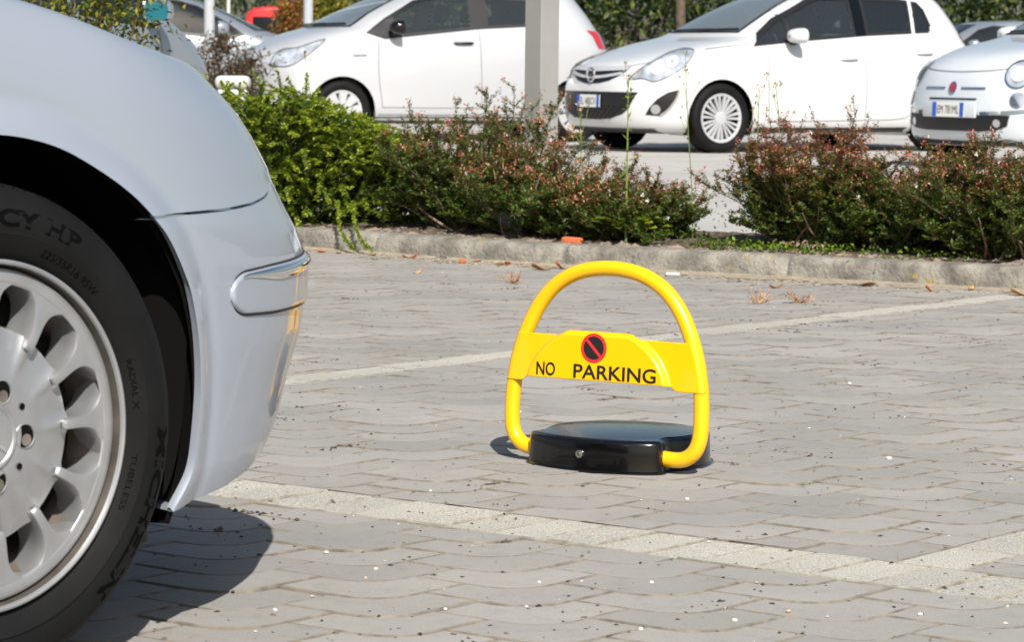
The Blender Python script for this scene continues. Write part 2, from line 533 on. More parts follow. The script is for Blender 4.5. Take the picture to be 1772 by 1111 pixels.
# kerb: rounded concrete edging swept along its line
M['kerb'] = mat('kerb_concrete', (0.315, 0.292, 0.25), 0.95, col2=(0.110, 0.102, 0.085), nscale=11, bump=0.8, bscale=70)
def kerb_mat():
    m = M['kerb']; t = m.node_tree; b = t.nodes['Principled BSDF']
    tc = [n for n in t.nodes if n.type == 'TEX_COORD'][0]
    src = b.inputs['Base Color'].links[0].from_socket
    def noise(scale, detail, a, c):
        n = t.nodes.new('ShaderNodeTexNoise'); n.inputs['Scale'].default_value = scale; n.inputs['Detail'].default_value = detail
        t.links.new(tc.outputs['Object'], n.inputs['Vector'])
        r = t.nodes.new('ShaderNodeMapRange'); r.inputs[1].default_value = a; r.inputs[2].default_value = c
        t.links.new(n.outputs[0], r.inputs[0]); return r.outputs[0]
    def mixc(f, cin, col):
        mx = t.nodes.new('ShaderNodeMix'); mx.data_type = 'RGBA'
        t.links.new(f, mx.inputs[0]); t.links.new(cin, mx.inputs[6]); mx.inputs[7].default_value = (*col, 1); return mx.outputs[2]
    c = mixc(noise(48, 4, 0.60, 0.74), src, (0.09, 0.082, 0.07))
    c = mixc(noise(2.2, 3, 0.62, 0.74), c, (0.46, 0.43, 0.37))
    c = mixc(noise(16, 3, 0.66, 0.74), c, (0.30, 0.22, 0.06))
    t.links.new(c, b.inputs['Base Color'])
kerb_mat()
KT = np.gradient(KERB, axis=0); KT /= np.linalg.norm(KT, axis=1)[:, None]
KN = np.stack([-KT[:, 1], KT[:, 0]], 1)            # away from the bays
KH = 0.085
prof = [(0.0, -0.03), (0.0, 0.03), (0.004, KH-0.026), (0.010, KH-0.012), (0.020, KH-0.003), (0.034, KH), (0.08, KH+0.002), (0.12, KH), (0.125, KH-0.05)]
seg = interp_cr(KERB, 4)
ST = np.gradient(seg, axis=0); ST /= np.linalg.norm(ST, axis=1)[:, None]
SN = np.stack([-ST[:, 1], ST[:, 0]], 1)
L = np.concatenate([[0], np.cumsum(np.linalg.norm(np.diff(seg, axis=0), axis=1))])
kr = random.Random(3)
P = []
for i in range(len(seg)):
    joint = abs((L[i]+0.42) % 1.0-0.5) > 0.482
    row = []
    for d, z in prof:
        wob = 0.0025*math.sin(L[i]*23+z*40)+kr.gauss(0, 0.0015)
        p = seg[i]+SN[i]*(d+wob+(0.014 if joint else 0))
        row.append((p[0], p[1], z-(0.010 if joint and z > 0.05 else 0)+kr.gauss(0, 0.0012)))
    P.append(row)
o = fixn(MB().grid(P).build('kerb', M['kerb'], smooth=60)); o['kind'] = 'structure'

# planted bed behind the kerb
M['soil'] = mat('bed_soil', (0.115, 0.085, 0.06), 0.95, noise=0.5, nscale=40, bump=1.0, bscale=90)
P = []
BEDW = 1.20
for i in range(len(seg)):
    row = []
    for t in np.linspace(0, 1, 26):
        p = seg[i]+SN[i]*(0.11+BEDW*t)
        row.append((p[0], p[1], KH-0.012+0.03*math.sin(PI*t)+kr.gauss(0, 0.005)))
    row.append((row[-1][0]+SN[i][0]*0.01, row[-1][1]+SN[i][1]*0.01, -0.05))
    P.append(row)
o = MB().grid(P).build('bed_soil', M['soil'], smooth=True); o['kind'] = 'structure'
P = []
for i in range(len(seg)):
    p = seg[i]+SN[i]*(0.11+BEDW-0.03)
    P.append([(p[0]*(1+3*t), p[1]+(75-p[1])*t, 0.0) for t in np.linspace(0, 1, 30)**1.6])
o = MB().grid(P).build('car_park_asphalt', bpy.data.materials['asphalt_light']); o['kind'] = 'structure'
def bed(i_frac, d):
    """a point of the bed: distance along from x, distance behind the kerb face"""
    i = int(np.argmin(np.abs(seg[:, 0]-i_frac)))
    p = seg[i]+SN[i]*d
    return np.array([p[0], p[1], KH])
# ------------------------------------------------------------------ the parking lock
LD = math.radians(-32.33)
lock = thing('parking_lock', 'yellow raised parking barrier hoop with black base and no parking panel', 'parking barrier', (0.1769, 5.9816, 0), LD)
# local x: along the hoop to the right, local -y: towards the viewer
TR = 0.0158
half = [(0.128, 0.030), (0.165, 0.0285), (0.186, 0.032), (0.203, 0.043), (0.213, 0.058), (0.2185, 0.080), (0.2195, 0.120), (0.216, 0.170), (0.205, 0.225), (0.186, 0.279), (0.158, 0.328), (0.120, 0.366), (0.068, 0.391), (0.0, 0.400), (-0.068, 0.391)]
c = interp_cr(half, 6)[:-6]
LEAN = 0.055
right = [(x+0.010, LEAN*z, z) for x, z in c]
left = [(-x+0.010, LEAN*z, z) for x, z in c[::-1]][1:]
MB().tube(right+left, TR, 24).build('hoop', M['yellow'], lock, smooth=50)
# base: low cover, bulged front and back, waisted where the hoop turns
def base_outline(k):
    front = [(-0.150, -0.014), (-0.146, -0.030), (-0.115, -0.050), (-0.06, -0.070), (0.0, -0.077), (0.06, -0.073), (0.115, -0.056), (0.150, -0.034), (0.156, -0.016)]
    rgt = [(0.150, 0.004), (0.148, 0.030), (0.156, 0.046), (0.163, 0.066), (0.167, 0.100), (0.163, 0.150), (0.146, 0.200), (0.115, 0.240), (0.05, 0.262), (0.0, 0.266)]
    lft = [(-0.05, 0.262), (-0.115, 0.240), (-0.146, 0.200), (-0.163, 0.150), (-0.167, 0.100), (-0.163, 0.066), (-0.156, 0.046), (-0.146, 0.030), (-0.147, 0.004)]
    return interp_cr(front+rgt+lft+[front[0]], 4)[:-1]
B0 = base_outline(0)
Bc = np.array([0.0, 0.09])
def inset(P, d):
    t = np.roll(P, -1, 0)-np.roll(P, 1, 0); t /= np.linalg.norm(t, axis=1)[:, None]
    n = np.stack([-t[:, 1], t[:, 0]], 1)
    return P+n*d
rings = []
for d, z in ((-0.006, 0.0), (-0.006, 0.004), (-0.001, 0.006), (0.0, 0.012), (0.0012, 0.040), (0.002, 0.0575), (0.0038, 0.0622), (0.0075, 0.0650), (0.013, 0.0662)):
    q = inset(B0, d); rings.append([(x, y, z) for x, y in q])
q = inset(B0, 0.013)
for k in ():
    rings.append([(Bc[0]+(x-Bc[0])*k, Bc[1]+(y-Bc[1])*k, 0.0662+0.007*(1-k**2.0)) for x, y in q])
b = MB().grid(rings, closev=True)
def crown(x, y):
    r = ((x/0.17)**2+((y-0.095)/0.165)**2)
    return 0.0662+0.0075*max(0.0, 1-r)
V_, F_ = cdt([tuple(p) for p in q], (), 0.012)
b.add([(x, y, crown(x, y)) for x, y in V_], F_)
cover = b.build('base', M['black_gloss'], lock)
bm0 = bmesh.new(); bm0.from_mesh(cover.data); bmesh.ops.remove_doubles(bm0, verts=bm0.verts, dist=2e-4); bmesh.ops.recalc_face_normals(bm0, faces=bm0.faces)
for f_ in bm0.faces: f_.smooth = True
bm0.to_mesh(cover.data); bm0.free(); cover.data.set_sharp_from_angle(angle=math.radians(50))
# key lock on the front face
kx, kz = 0.003, 0.036
k = MB().lathe([(0.0001, -0.086), (0.0035, -0.086), (0.0042, -0.0835), (0.0060, -0.0835), (0.0078, -0.0825), (0.0085, -0.080), (0.0085, -0.072)], 24, 'y', (kx, 0, kz))
kl = k.build('key_lock', M['metal_key'], lock, smooth=30)
MB().box((kx, -0.0862, kz), (0.0016, 0.0012, 0.006)).build('keyhole', M['black'], kl)
# feet sockets
for sx in (-1, 1):
    MB().lathe([(0.021, -0.004), (0.021, 0.004)], 20, 'x', (0.010+sx*0.130, 0, 0.030)).build('socket', M['black'], lock, smooth=30)
# sign panel: wings wrap the hoop, the middle is pressed forward in an arch
def arch_half(z): return 0.168*math.sqrt(max(0.0, 1-((z-0.150)/0.1375)**2))
def tube_x(z):
    i = np.searchsorted(np.array([p[1] for p in c[30:]]), z)
    return float(np.interp(z, [p[1] for p in c], [p[0] for p in c]))
ts = np.linspace(-1, 1, 181); rows = []
NZ = 46
ARCPOLY = [(arch_half(z), z) for z in np.linspace(0.150, 0.2735, 60)]
ARC = np.array([(-x, z) for x, z in ARCPOLY]+[(x, z) for x, z in ARCPOLY[::-1]])
for iz in range(NZ+1):
    row = []
    for t in ts:
        f = iz/NZ
        # lower and upper edge of the sheet at this position
        xx = t*0.2135+0.010
        up = 0.2625; lo = 0.1655
        s = 1/(1+math.exp(-(0.160-abs(xx))/0.0025))
        lo = 0.1655+0.0105*s
        s2 = 1/(1+math.exp(-(0.088-abs(xx))/0.0045))
        up = 0.2625+0.0115*s2
        z = lo+(up-lo)*f
        xt = tube_x(z)
        x = t*(xt+TR*0.92)
        row.append((x, z))
    rows.append(row)
R_ = np.array(rows)
flat = R_.reshape(-1, 2)
din = polydist(flat+np.array([0.010, 0.0]), [(x, z) for x, z in ARC], closed=False)
ins = np.array([abs(x+0.010) < arch_half(z) for x, z in flat])
sd = np.where(ins, din, -din)
em = np.clip(sd/0.011+0.25, 0, 1); em = em*em*(3-2*em)
Pn = []
for (x, z), e in zip(flat, em):
    xt = tube_x(z); d = abs(x)-xt
    y = TR+0.001
    if d > 0: y = math.sqrt(max(1e-9, (TR+0.001)**2-d*d))
    Pn.append((x+0.010, -(y+0.0135*e)+LEAN*z, z))
Pn = np.array(Pn).reshape(NZ+1, len(ts), 3)
pm = MB().grid(Pn)
pan = fixn(pm.build('sign_panel', M['yellow'], lock, smooth=60))
sd_ = pan.modifiers.new('thick', 'SOLIDIFY'); sd_.thickness = 0.0022; sd_.offset = -1
YF = -(TR+0.001+0.0135+0.0004)
def letters(body, x0, x1, z0, z1, tilt=0.0):
    V, F = text_mesh(body, 0.04, bold=0.0005)
    lo, hi = V.min(0), V.max(0)
    X = x0+(V[:, 0]-lo[0])/(hi[0]-lo[0])*(x1-x0); Z = z0+(V[:, 1]-lo[1])/(hi[1]-lo[1])*(z1-z0)
    Z = Z+tilt*(X-x0)
    return np.stack([X, YF-V[:, 2]+LEAN*Z, Z], 1), F
for w__ in (('NO', -0.137, -0.093, 0.1805, 0.2075), ('PARKING', -0.0495, 0.140, 0.1795, 0.2080)):
    MB().add(*letters(*w__)).build('lettering', M['letter'], pan)
# the no-stopping disc: black field, red ring and bar
cx, cz = -0.0045, 0.2415
a = np.linspace(0, 2*PI, 48, endpoint=False)
sg = MB()
sg.add([(cx+0.0295*math.cos(t), YF+0.0001, cz+0.0295*math.sin(t)) for t in a], [tuple(range(48))], 1)
sg.grid([[(cx+r*math.cos(t), YF-0.0005, cz+r*math.sin(t)) for t in a] for r in (0.0232, 0.0295)], 0, closev=True)
bw = 0.0032; dv = np.array([-1, 1])/math.sqrt(2); pv = np.array([1, 1])/math.sqrt(2)
sg.add([(cx+(dv*s*0.0238+pv*q*bw)[0], YF-0.0008, cz+(dv*s*0.0238+pv*q*bw)[1]) for s, q in ((-1, -1), (1, -1), (1, 1), (-1, 1))], [(0, 1, 2, 3)], 0)
sg.v = [(x, y+LEAN*z, z) for x, y, z in sg.v]
sg.build('prohibition_sign', [M['red'], M['letter']], pan)
# ------------------------------------------------------------------ the silver saloon in the foreground
SA = math.atan2(0.791, 0.612)
sedan = thing('silver_saloon', 'silver saloon close in front, only front wheel, wing and bumper corner in view', 'car', (-0.665, 3.81, 0), SA)
# local x: forward from the front wheel, local y: inward (away from the viewer), z: up
TF = [(0.15, 0.80), (.19, 0.843), (.262, 0.893), (.347, 0.934), (.409, 0.971), (.45, 0.979), (.50, 0.979), (.526, 0.975), (.556, 0.954), (.584, 0.925), (.628, 0.892), (.652, 0.880), (.698, 0.842), (.738, 0.803), (.774, 0.758), (.80, 0.735), (.9, 0.63)]
CW, CM, TC, WID = 0.62, 2.3, 0.22, 1.80
_cache = {}
def plan_curve(z):
    kz = round(float(z), 4)
    if kz not in _cache:
        tF = float(np.interp(kz, [a for a, b in TF], [b for a, b in TF]))
        th = np.linspace(0, PI/2, 400)
        t = TC+(tF-TC)*np.sin(th)**(2/CM); v = CW*(1-np.cos(th)**(2/CM))
        t = np.append(t, tF+0.012); v = np.append(v, WID/2)
        L = np.concatenate([[0], np.cumsum(np.hypot(np.diff(t), np.diff(v)))])+TC
        _cache[kz] = (L, t, v)
    return _cache[kz]
def q_end(z): return plan_curve(z)[0][-1]
ZT = [(-3.6, 0.95), (-2.0, 0.965), (-1.0, 0.96), (-0.6, 0.952), (-0.3, 0.940), (0.0, 0.914), (.05, .904), (.10, .894), (.15, .884), (.20, .873), (.25, .860), (.30, .847), (.35, .835), (.40, .825), (.45, .818), (.52, .811), (.60, .806), (3, .806)]
def z_top(q): return float(np.interp(q, [a for a, b in ZT], [b for a, b in ZT]))
ARCHP = [(-0.372, 0.16), (-0.372, .285), (-0.374, .36), (-0.371, .413), (-0.356, .489), (-.340, .523), (-.315, .564), (-.286, .599), (-.249, .630), (-.198, .662), (-.131, .692), (-.065, .708), (0, .713), (.065, .708), (.131, .692), (.198, .661), (.249, .630), (.286, .599), (.318, .564), (.345, .521), (.362, .485), (.377, .425), (.383, .354), (.377, .285), (.366, .237), (.336, .196), (.328, .18)]
ARC_S = interp_cr(ARCHP, 6)
def arch_bump(q, z):
    d = polydist(np.array([[q, z]]), ARC_S, closed=False)[0]
    return 0.013*math.exp(-(d/0.030)**2)-0.0028*math.exp(-((d-0.047)/0.014)**2)
def S(q, z, out=0.0):
    """the body skin: q runs along the skin forwards, z up"""
    if q <= TC: t, v, n = q, 0.0, (0, -1)
    else:
        L, T, V = plan_curve(z)
        t = float(np.interp(q, L, T)); v = float(np.interp(q, L, V))
        t2 = float(np.interp(q+0.01, L, T)); v2 = float(np.interp(q+0.01, L, V))
        d = math.hypot(t2-t, v2-v)+1e-9
        n = ((v2-v)/d, -(t2-t)/d)
    zt = z_top(q)
    tau = min(1, max(0, (z-(zt-0.115))/0.115))
    v += 0.05*(1-math.sqrt(max(0, 1-tau*tau)))+0.14*max(0, z-0.58)
    v += 0.006*max(0, (0.50-z))
    # the skin swells gently around the wheel arch
    o = out+(arch_bump(q, z) if -0.6 < q < 0.6 else 0)
    return (t+n[0]*o, v+n[1]*o, z)
def arch_z(q):
    up = ARC_S[(ARC_S[:, 1] > 0.35)]
    return float(np.interp(q, up[:, 0], up[:, 1]))
def gap_z(q): return float(np.interp(q, [.28, .31, .39, .478, .565, .62, .655, .70, .78], [.5975, .598, .600, .6015, .606, .612, .618, .632, .665]))
def skin_strip(rows, roll=0.012):
    return rows
# front wing: columns along q, rows from the arch or the bumper joint up to the crest
def fender_cols():
    cols = []
    qs = list(np.linspace(-0.80, -0.374, 12))+list(np.linspace(-0.368, 0.300, 90))+list(np.linspace(0.31, 0.80, 50))
    for q in qs:
        if q < -0.371: lo = 0.20
        elif q < 0.2875: lo = arch_z(q)
        else: lo = gap_z(q)+0.0022
        hi = z_top(q)
        e = np.linspace(0, 1, 40); e = e**1.0
        zs = lo+(hi-lo)*np.sin(e*PI/2)**0.9*0.35+(hi-lo)*e*0.65
        cols.append([S(q, z) for z in zs])
    return cols
cols = fender_cols()
mb = MB().grid(cols, flip=True)
hood_edge = [c_[-1] for c_ in cols]
# rolled inner edge (arch lip and joint)
def roll(edge, inward=0.010, k=3):
    out = []
    for p in edge:
        out.append([(p[0], p[1]+inward*t**1.2, p[2]+0.006*math.sin(t*PI/2)) for t in np.linspace(0, 1, k+1)])
    return out
body = mb
low_edge = [c_[0] for c_ in cols if True]
body.grid(roll([p for p in low_edge]), flip=False)
# hood: from the crest to the car's middle line and over to the far side
rows = []
for p in hood_edge:
    r = []
    for s in np.linspace(0, 1, 24):
        y = p[1]+(WID-2*p[1])*s
        r.append((p[0]+0.10*math.sin(PI*s)*max(0, min(1, (p[0]-0.42)/0.2)), y, p[2]-0.004*math.sin(PI*s)))
    rows.append(r)
body.grid(rows, flip=True)
wing = fixn(body.build('wing_and_bonnet', M['silver'], sedan, smooth=50))
far = MB().grid([[(x, WID-y, z) for x, y, z in c_] for c_ in cols[::2]]).build('far_wing', M['silver'], sedan, smooth=50)
# bumper: rows in z, columns from the arch edge round to the middle of the nose and on to the far side
front_arch = ARC_S[(ARC_S[:, 0] > 0.25)]
front_arch = front_arch[np.argsort(front_arch[:, 1])]
def arch_q(z): return float(np.interp(z, front_arch[:, 1], front_arch[:, 0]))
def low_z(q): return float(np.interp(q, [.31, .405, .495, .595, .705, .9, 1.5], [.190, .200, .208, .222, .240, .255, .262]))
rows = []
NR = 60
for i in range(NR+1):
    f = i/NR
    row = []
    q0 = arch_q(0.19+(0.5962-0.19)*f)
    for s in np.linspace(0, 1, 110):
        s = s**1.25
        zq = 0.19+(0.5962-0.19)*f
        qe = 1.38
        q = q0+(qe-q0)*s
        lo = low_z(q); hi = gap_z(q)-0.0022
        z = lo+(hi-lo)*f
        out = 0.0
        p = S(q, z, out)
        tuck = 0.006*max(0, 1-(z-lo)/0.05)**2
        row.append((p[0]-tuck*(0.3 if q > 0.5 else 0), p[1]+tuck, p[2]))
    rows.append(row)
bm_ = MB().grid(rows)
bm_.grid(roll([r[0] for r in rows], 0.012))
bm_.grid([[(p[0], p[1]+0.05*t, p[2]+0.004*t) for t in (0, 0.5, 1)] for p in rows[0]], flip=True)
bm_.grid([[(p[0]-0.02*t, p[1]+0.02*t, p[2]) for t in (0, 0.5, 1)] for p in rows[-1]])
bm_.grid([[(x, WID-y, z) for x, y, z in r[::2]] for r in rows[::3]], flip=True)
bump = fixn(bm_.build('bumper', M['silver'], sedan, smooth=50))
# bumper moulding with its chrome blade
def mold_z(q):
    f = max(0.0, min(1.0, (q-0.470)/0.045)); r = math.sqrt(max(0, 1-(1-f)**2))
    lo = 0.4835-(0.4835-float(np.interp(q, [.47, .6, .8, 1.4], [.452, .447, .447, .447])))*r
    hi = 0.4835+(float(np.interp(q, [.47, .6, .8, 1.4], [.511, .517, .521, .521]))-0.4835)*r
    return lo, hi
rows = []
for q in list(0.470+0.05*(np.linspace(0, 1, 16)**2))+list(np.linspace(0.53, 1.38, 50)):
    lo, hi = mold_z(q); row = []
    for f in np.linspace(0, 1, 19):
        z = lo+(hi-lo)*f
        d = min(f, 1-f)*(hi-lo); e = min(1, d/0.0065); d2 = min(1, (q-0.470)/0.009)
        h = 0.0088*math.sqrt(max(0, 1-(1-e)**2))*math.sqrt(max(0, 1-(1-d2)**2))
        row.append(S(q, z, -0.003+h))
    rows.append(row)
mold = fixn(MB().grid(rows).build('bumper_moulding', M['silver'], bump, smooth=45))
rows = []
for q in np.linspace(0.497, 1.38, 60):
    w = min(1, (q-0.497)/0.12)
    hi = mold_z(q)[1]-0.0035
    lo = hi-0.0035-0.0155*w
    row = []
    for f in np.linspace(0, 1, 9):
        row.append(S(q, lo+(hi-lo)*f, 0.0064+0.0036*math.sin(PI*f)**0.5*min(1, 0.3+w)))
    rows.append(row)
fixn(MB().grid(rows).build('chrome_trim', M['chrome'], mold, smooth=50))
# the dark joint lines around the moulding
for edge in (0, 1):
    rows = []
    for q in np.linspace(0.472, 1.38, 70):
        z = mold_z(q)[edge]
        rows.append([S(q, z+dz, 0.0009) for dz in (-0.0016, 0.0016)])
    MB().grid(rows).build('moulding_joint', M['black'], mold)
# inner wheel arch liner, closed behind
liner = MB()
M['liner'] = mat('liner_plastic', (0.0035, 0.0035, 0.0035), 0.85, spec=0.1)
ring = []
for q, z in ARC_S[::2]:
    ring.append([(q*k, y, 0.335+(z-0.335)*k) for k, y in ((1.0, 0.011), (1.04, 0.014), (1.10, 0.10), (1.10, 0.55))])
liner.grid(ring)
liner.grid([[(x, 0.55, z) for z in (0.12, 0.5, 0.85)] for x in (-0.5, 0, 0.5)])
ln = fixn(liner.build('wheel_arch_liner', M['dark'], sedan, smooth=40))
fl = MB()
# liner ribs, bracket and the small rubber flap seen in front of the tyre
pts = interp_cr([(0.395, 0.60), (0.388, 0.50), (0.386, 0.40), (0.376, 0.30), (0.352, 0.225), (0.312, 0.19)], 6)
fl.grid([[(x+0.004, 0.030, z), (x-0.012, 0.075, z), (x-0.03, 0.13, z), (x-0.03, 0.22, z)] for x, z in pts])
for z in (0.40,):
    fl.box((0.372, 0.095, z), (0.016, 0.05, 0.006), R=Matrix.Rotation(0.5, 3, 'Y'))
lp = fixn(fl.build('liner_panel', M['liner'], ln, smooth=30))
f2 = MB().box((0.300, 0.10, 0.185), (0.020, 0.15, 0.075), R=Matrix.Rotation(-0.12, 3, 'Y'))
bevel(f2.build('rubber_flap', M['black'], sedan), 0.006)
# underbody and far structure that closes the car
ub = MB()
ub.box((-0.65, WID/2, 0.24), (0.45, WID-0.2, 0.10)); ub.box((0.05, WID/2, 0.55), (1.0, WID-1.16, 0.5)); ub.box((-1.9, WID/2, 0.26), (2.2, WID-0.15, 0.12))
bevel(ub.build('underbody', M['dark'], sedan), 0.02)
# doors, rear wing, cabin: behind the left edge of the picture
side = []
for q in np.linspace(-0.806, -3.9, 40):
    k = max(0, (-q-3.3)/0.6)
    side.append([(q, 0.02*(1-math.sin(min(1, f*1.3)*PI/2))+0.25*k*k+0.10*max(0, f-0.85)/0.15*0.6, 0.20+(z_top(q)-0.20)*f) for f in np.linspace(0, 1, 20)])
sd = MB().grid(side)
sd.grid([[(x, WID-y, z) for x, y, z in c_] for c_ in side], flip=True)
sd.grid([[(side[-1][i][0]-0.1*math.sin(PI*s), side[-1][i][1]+(WID-2*side[-1][i][1])*s, side[-1][i][2]) for s in np.linspace(0, 1, 10)] for i in range(20)])
sd.grid([[(q, 0.07+(WID-0.14)*s, z_top(q)) for s in np.linspace(0, 1, 8)] for q in np.linspace(-2.9, -3.9, 8)])
fixn(sd.build('doors_and_rear_wing', M['silver'], sedan, smooth=40))
cab = []
for t, z, ins in ((0, 0.93, 0.10), (0.5, 1.18, 0.18), (0.9, 1.36, 0.26), (1.0, 1.40, 0.36)):
    x0 = -0.75-0.95*t**0.9; x1 = -3.25+0.75*t
    cab.append([(x0, ins, z), (x1, ins, z), (x1, WID-ins, z), (x0, WID-ins, z)])
fixn(MB().grid(cab, closev=True).add(cab[-1], [(0, 1, 2, 3)]).build('cabin_glass', M['glass_dark'], sedan))
rf = MB().box((-2.1, WID/2, 1.41), (0.85, WID-0.66, 0.04))
for sy in (0.17, WID-0.17):
    rf.tube([(-0.72, sy-0.06 if sy < 1 else sy+0.06, 0.93), (-1.2, sy, 1.2), (-1.72, sy+(0.12 if sy < 1 else -0.12), 1.40)], 0.03, 8)
    rf.tube([(-3.22, sy-0.06 if sy < 1 else sy+0.06, 0.93), (-2.5, sy+(0.12 if sy < 1 else -0.12), 1.40)], 0.05, 8)
fixn(rf.build('roof', M['silver'], sedan, smooth=40))

# ---- alloy wheel: lathe parts, thirteen short spokes over a dished centre
def alloy_wheel(parent, xc, yc, detail=True, face=-1):
    NS = 13
    if 'groove' not in M: M['groove'] = mat('dirty_rim_groove', (0.10, 0.088, 0.075), 0.6, metal=0.3, noise=0.4, nscale=20)
    root = MB()
    # tyre: sidewall faces -y; y measured from the outer face
    prof = [(0.222, 0.030), (0.227, 0.012), (0.231, 0.006), (0.240, 0.000), (0.250, -0.006), (0.262, -0.0105), (0.2635, -0.0085), (0.276, -0.0105), (0.290, -0.0085), (0.3005, -0.004), (0.302, -0.0015), (0.311, 0.005), (0.3185, 0.016), (0.3235, 0.028), (0.3265, 0.045), (0.3275, 0.07), (0.3275, 0.088), (0.3215, 0.090), (0.3215, 0.098), (0.328, 0.100), (0.328, 0.150), (0.324, 0.190), (0.31, 0.215), (0.28, 0.228), (0.24, 0.22), (0.222, 0.20)]
    cx = (xc, yc, 0.3275)
    ty = fixn(MB().lathe(prof, 160, 'y', cx).build('wheel', M['rubber'], parent, smooth=50))
    if detail:
        # shallow shoulder grooves of the tread
        g = MB()
        for i in range(96):
            th = 2*PI*(i+0.2*math.sin(i*7.3))/96
            R = Matrix.Rotation(-th, 3, 'Y')
            m_ = MB().box((0.3175, 0.036, 0), (0.0095, 0.030, 0.0024)).xform(R, cx)
            g.add(m_.v, m_.f)
        o_ = fixn(g.build('tread_sipes', M['rubber_raised'], ty)); o_['kind'] = 'stuff'
    rm = MB()
    lip = [(0.219, 0.030), (0.2235, 0.012), (0.2265, 0.003), (0.2285, -0.001), (0.2278, -0.0040), (0.2255, -0.0048), (0.2228, -0.0035), (0.2218, 0.0005)]
    gv = [(0.2218, 0.0005), (0.2213, 0.006), (0.2204, 0.018), (0.2190, 0.020), (0.2176, 0.0125)]
    ring_ = [(0.2176, 0.0125), (0.2160, 0.0090), (0.2120, 0.0072), (0.2065, 0.0070), (0.2025, 0.0070), (0.199, 0.0074), (0.1978, 0.0085)]
    rm.lathe(lip, 156, 'y', cx); rm.lathe(ring_, 156, 'y', cx)
    # spokes: closed ridges running from the ring to the dished centre
    for k in range(NS):
        th = 2*PI*k/NS+math.radians(2.5)
        rr = np.array([0.1255, 0.127, 0.131, 0.142, 0.155, 0.166, 0.175, 0.182, 0.188, 0.193, 0.1965, 0.1985])
        full = np.tan(PI/NS)*rr
        hw = np.array([0.0038, 0.0062, 0.0072, 0.0074, 0.0080, 0.0094, 0.0120, 0.0155, 0.0210, 0.0290, 0.0380, 0]); hw[-1] = full[-1]*1.0
        yo = np.array([0.0040, 0.0010, -0.0010, -0.0005, 0.001, 0.003, 0.0045, 0.0055, 0.0063, 0.0068, 0.0070, 0.0072])
        P = []
        for r, w, y in zip(rr, hw, yo):
            w = min(w, full[list(rr).index(r)])
            sec = []
            for f in (-1, -1, -1, -0.86, -0.55, 0, 0.55, 0.86, 1, 1, 1):
                sec.append(f*w)
            ys = [y+0.052, y+0.02, y+0.004, y+0.0006, y, y, y, y+0.0006, y+0.004, y+0.02, y+0.052]
            P.append([(math.cos(th)*r-math.sin(th)*s, yy, math.sin(th)*r+math.cos(th)*s) for s, yy in zip(sec, ys)])
        rm.grid(np.array(P)+np.array(cx))
    # dished centre
    dish = [(0.1445, 0.050), (0.1440, 0.022), (0.1425, 0.0185), (0.138, 0.0168), (0.125, 0.0138), (0.100, 0.0085), (0.082, 0.0038), (0.066, 0.001), (0.050, 0.000), (0.045, 0.0005), (0.0445, 0.004), (0.001, 0.004)]
    # radial swelling towards each spoke tip
    n = 13*16
    P = []
    for r, h in dish:
        row = []
        for i in range(n):
            a = 2*PI*i/n+math.radians(2.5)
            u = (i/16) % 1.0; e = math.cos(2*PI*u)*0.5+0.5
            w = max(0, min(1, (r-0.090)/0.045))
            rr_ = r
            row.append((rr_*math.cos(a), h-0.0095*w*e**4, rr_*math.sin(a)))
        P.append(row)
    rm.grid(np.array(P)+np.array(cx), closev=True)
    rim = fixn(rm.build('rim', M['alloy'], ty, smooth=38))
    fixn(MB().lathe(gv, 156, 'y', cx).build('rim_groove', M['groove'], rim, smooth=60))
    bl = MB().lathe([(0.2155, 0.014), (0.206, 0.026), (0.198, 0.06), (0.190, 0.12), (0.182, 0.20), (0.10, 0.205)], 96, 'y', cx)
    for k in range(NS):           # webs between barrel and spoke backs
        th = 2*PI*k/NS+math.radians(2.5)
        w_ = MB().box((0.172, 0.052, 0), (0.05, 0.030, 0.014)).xform(Matrix.Rotation(-th, 3, 'Y'), cx)
        bl.add(w_.v, w_.f)
    fixn(bl.build('rim_barrel', M['barrel'], rim, smooth=40))
    MB().lathe([(0.181, 0.058), (0.05, 0.056), (0.001, 0.056)], 48, 'y', cx).build('brake_shade_disc', M['dark'], rim)  # brake disc, wide and black, stands for the deep shade behind the spokes
    # flat bolt cups: black painted as shade, brown as lit lower part; small holes
    for k in range(5):
        th = math.radians(-3.5+72*k)
        c_ = (cx[0]+0.060*math.cos(th), cx[1], cx[2]+0.060*math.sin(th))
        cup = MB()
        cup.lathe([(0.0170, 0.0003), (0.0158, -0.0012), (0.0150, 0.0005)], 28, 'y', c_, 0)
        cup.lathe([(0.0150, 0.0005), (0.0144, 0.0004), (0.0143, 0.0003), (0.0001, 0.0003)], 28, 'y', c_, 1)
        cup.lathe([(0.0080, -0.0001), (0.0076, 0.0000), (0.0001, 0.0001)], 18, 'y', (c_[0]+0.003, c_[1], c_[2]-0.0050), 2)
        fixn(cup.build('wheel_bolt', [M['alloy'], M['dark'], M['barrel']], rim, smooth=30))
        th2 = math.radians(-3.5+36+72*k)
        c2 = (cx[0]+0.066*math.cos(th2), cx[1], cx[2]+0.066*math.sin(th2))
        MB().lathe([(0.0046, -0.0006), (0.0040, 0.0000), (0.0001, 0.0001)], 16, 'y', c2).build('small_hole', M['dark'], rim)
    # centre cap with its three pointed star
    cap = MB().lathe([(0.0455, 0.004), (0.0450, -0.0030), (0.0430, -0.0042), (0.0400, -0.0035), (0.0385, -0.002), (0.020, -0.0035), (0.0005, -0.0040)], 60, 'y', cx)
    cp = fixn(cap.build('centre_cap', M['alloy'], rim, smooth=30))
    st = MB()
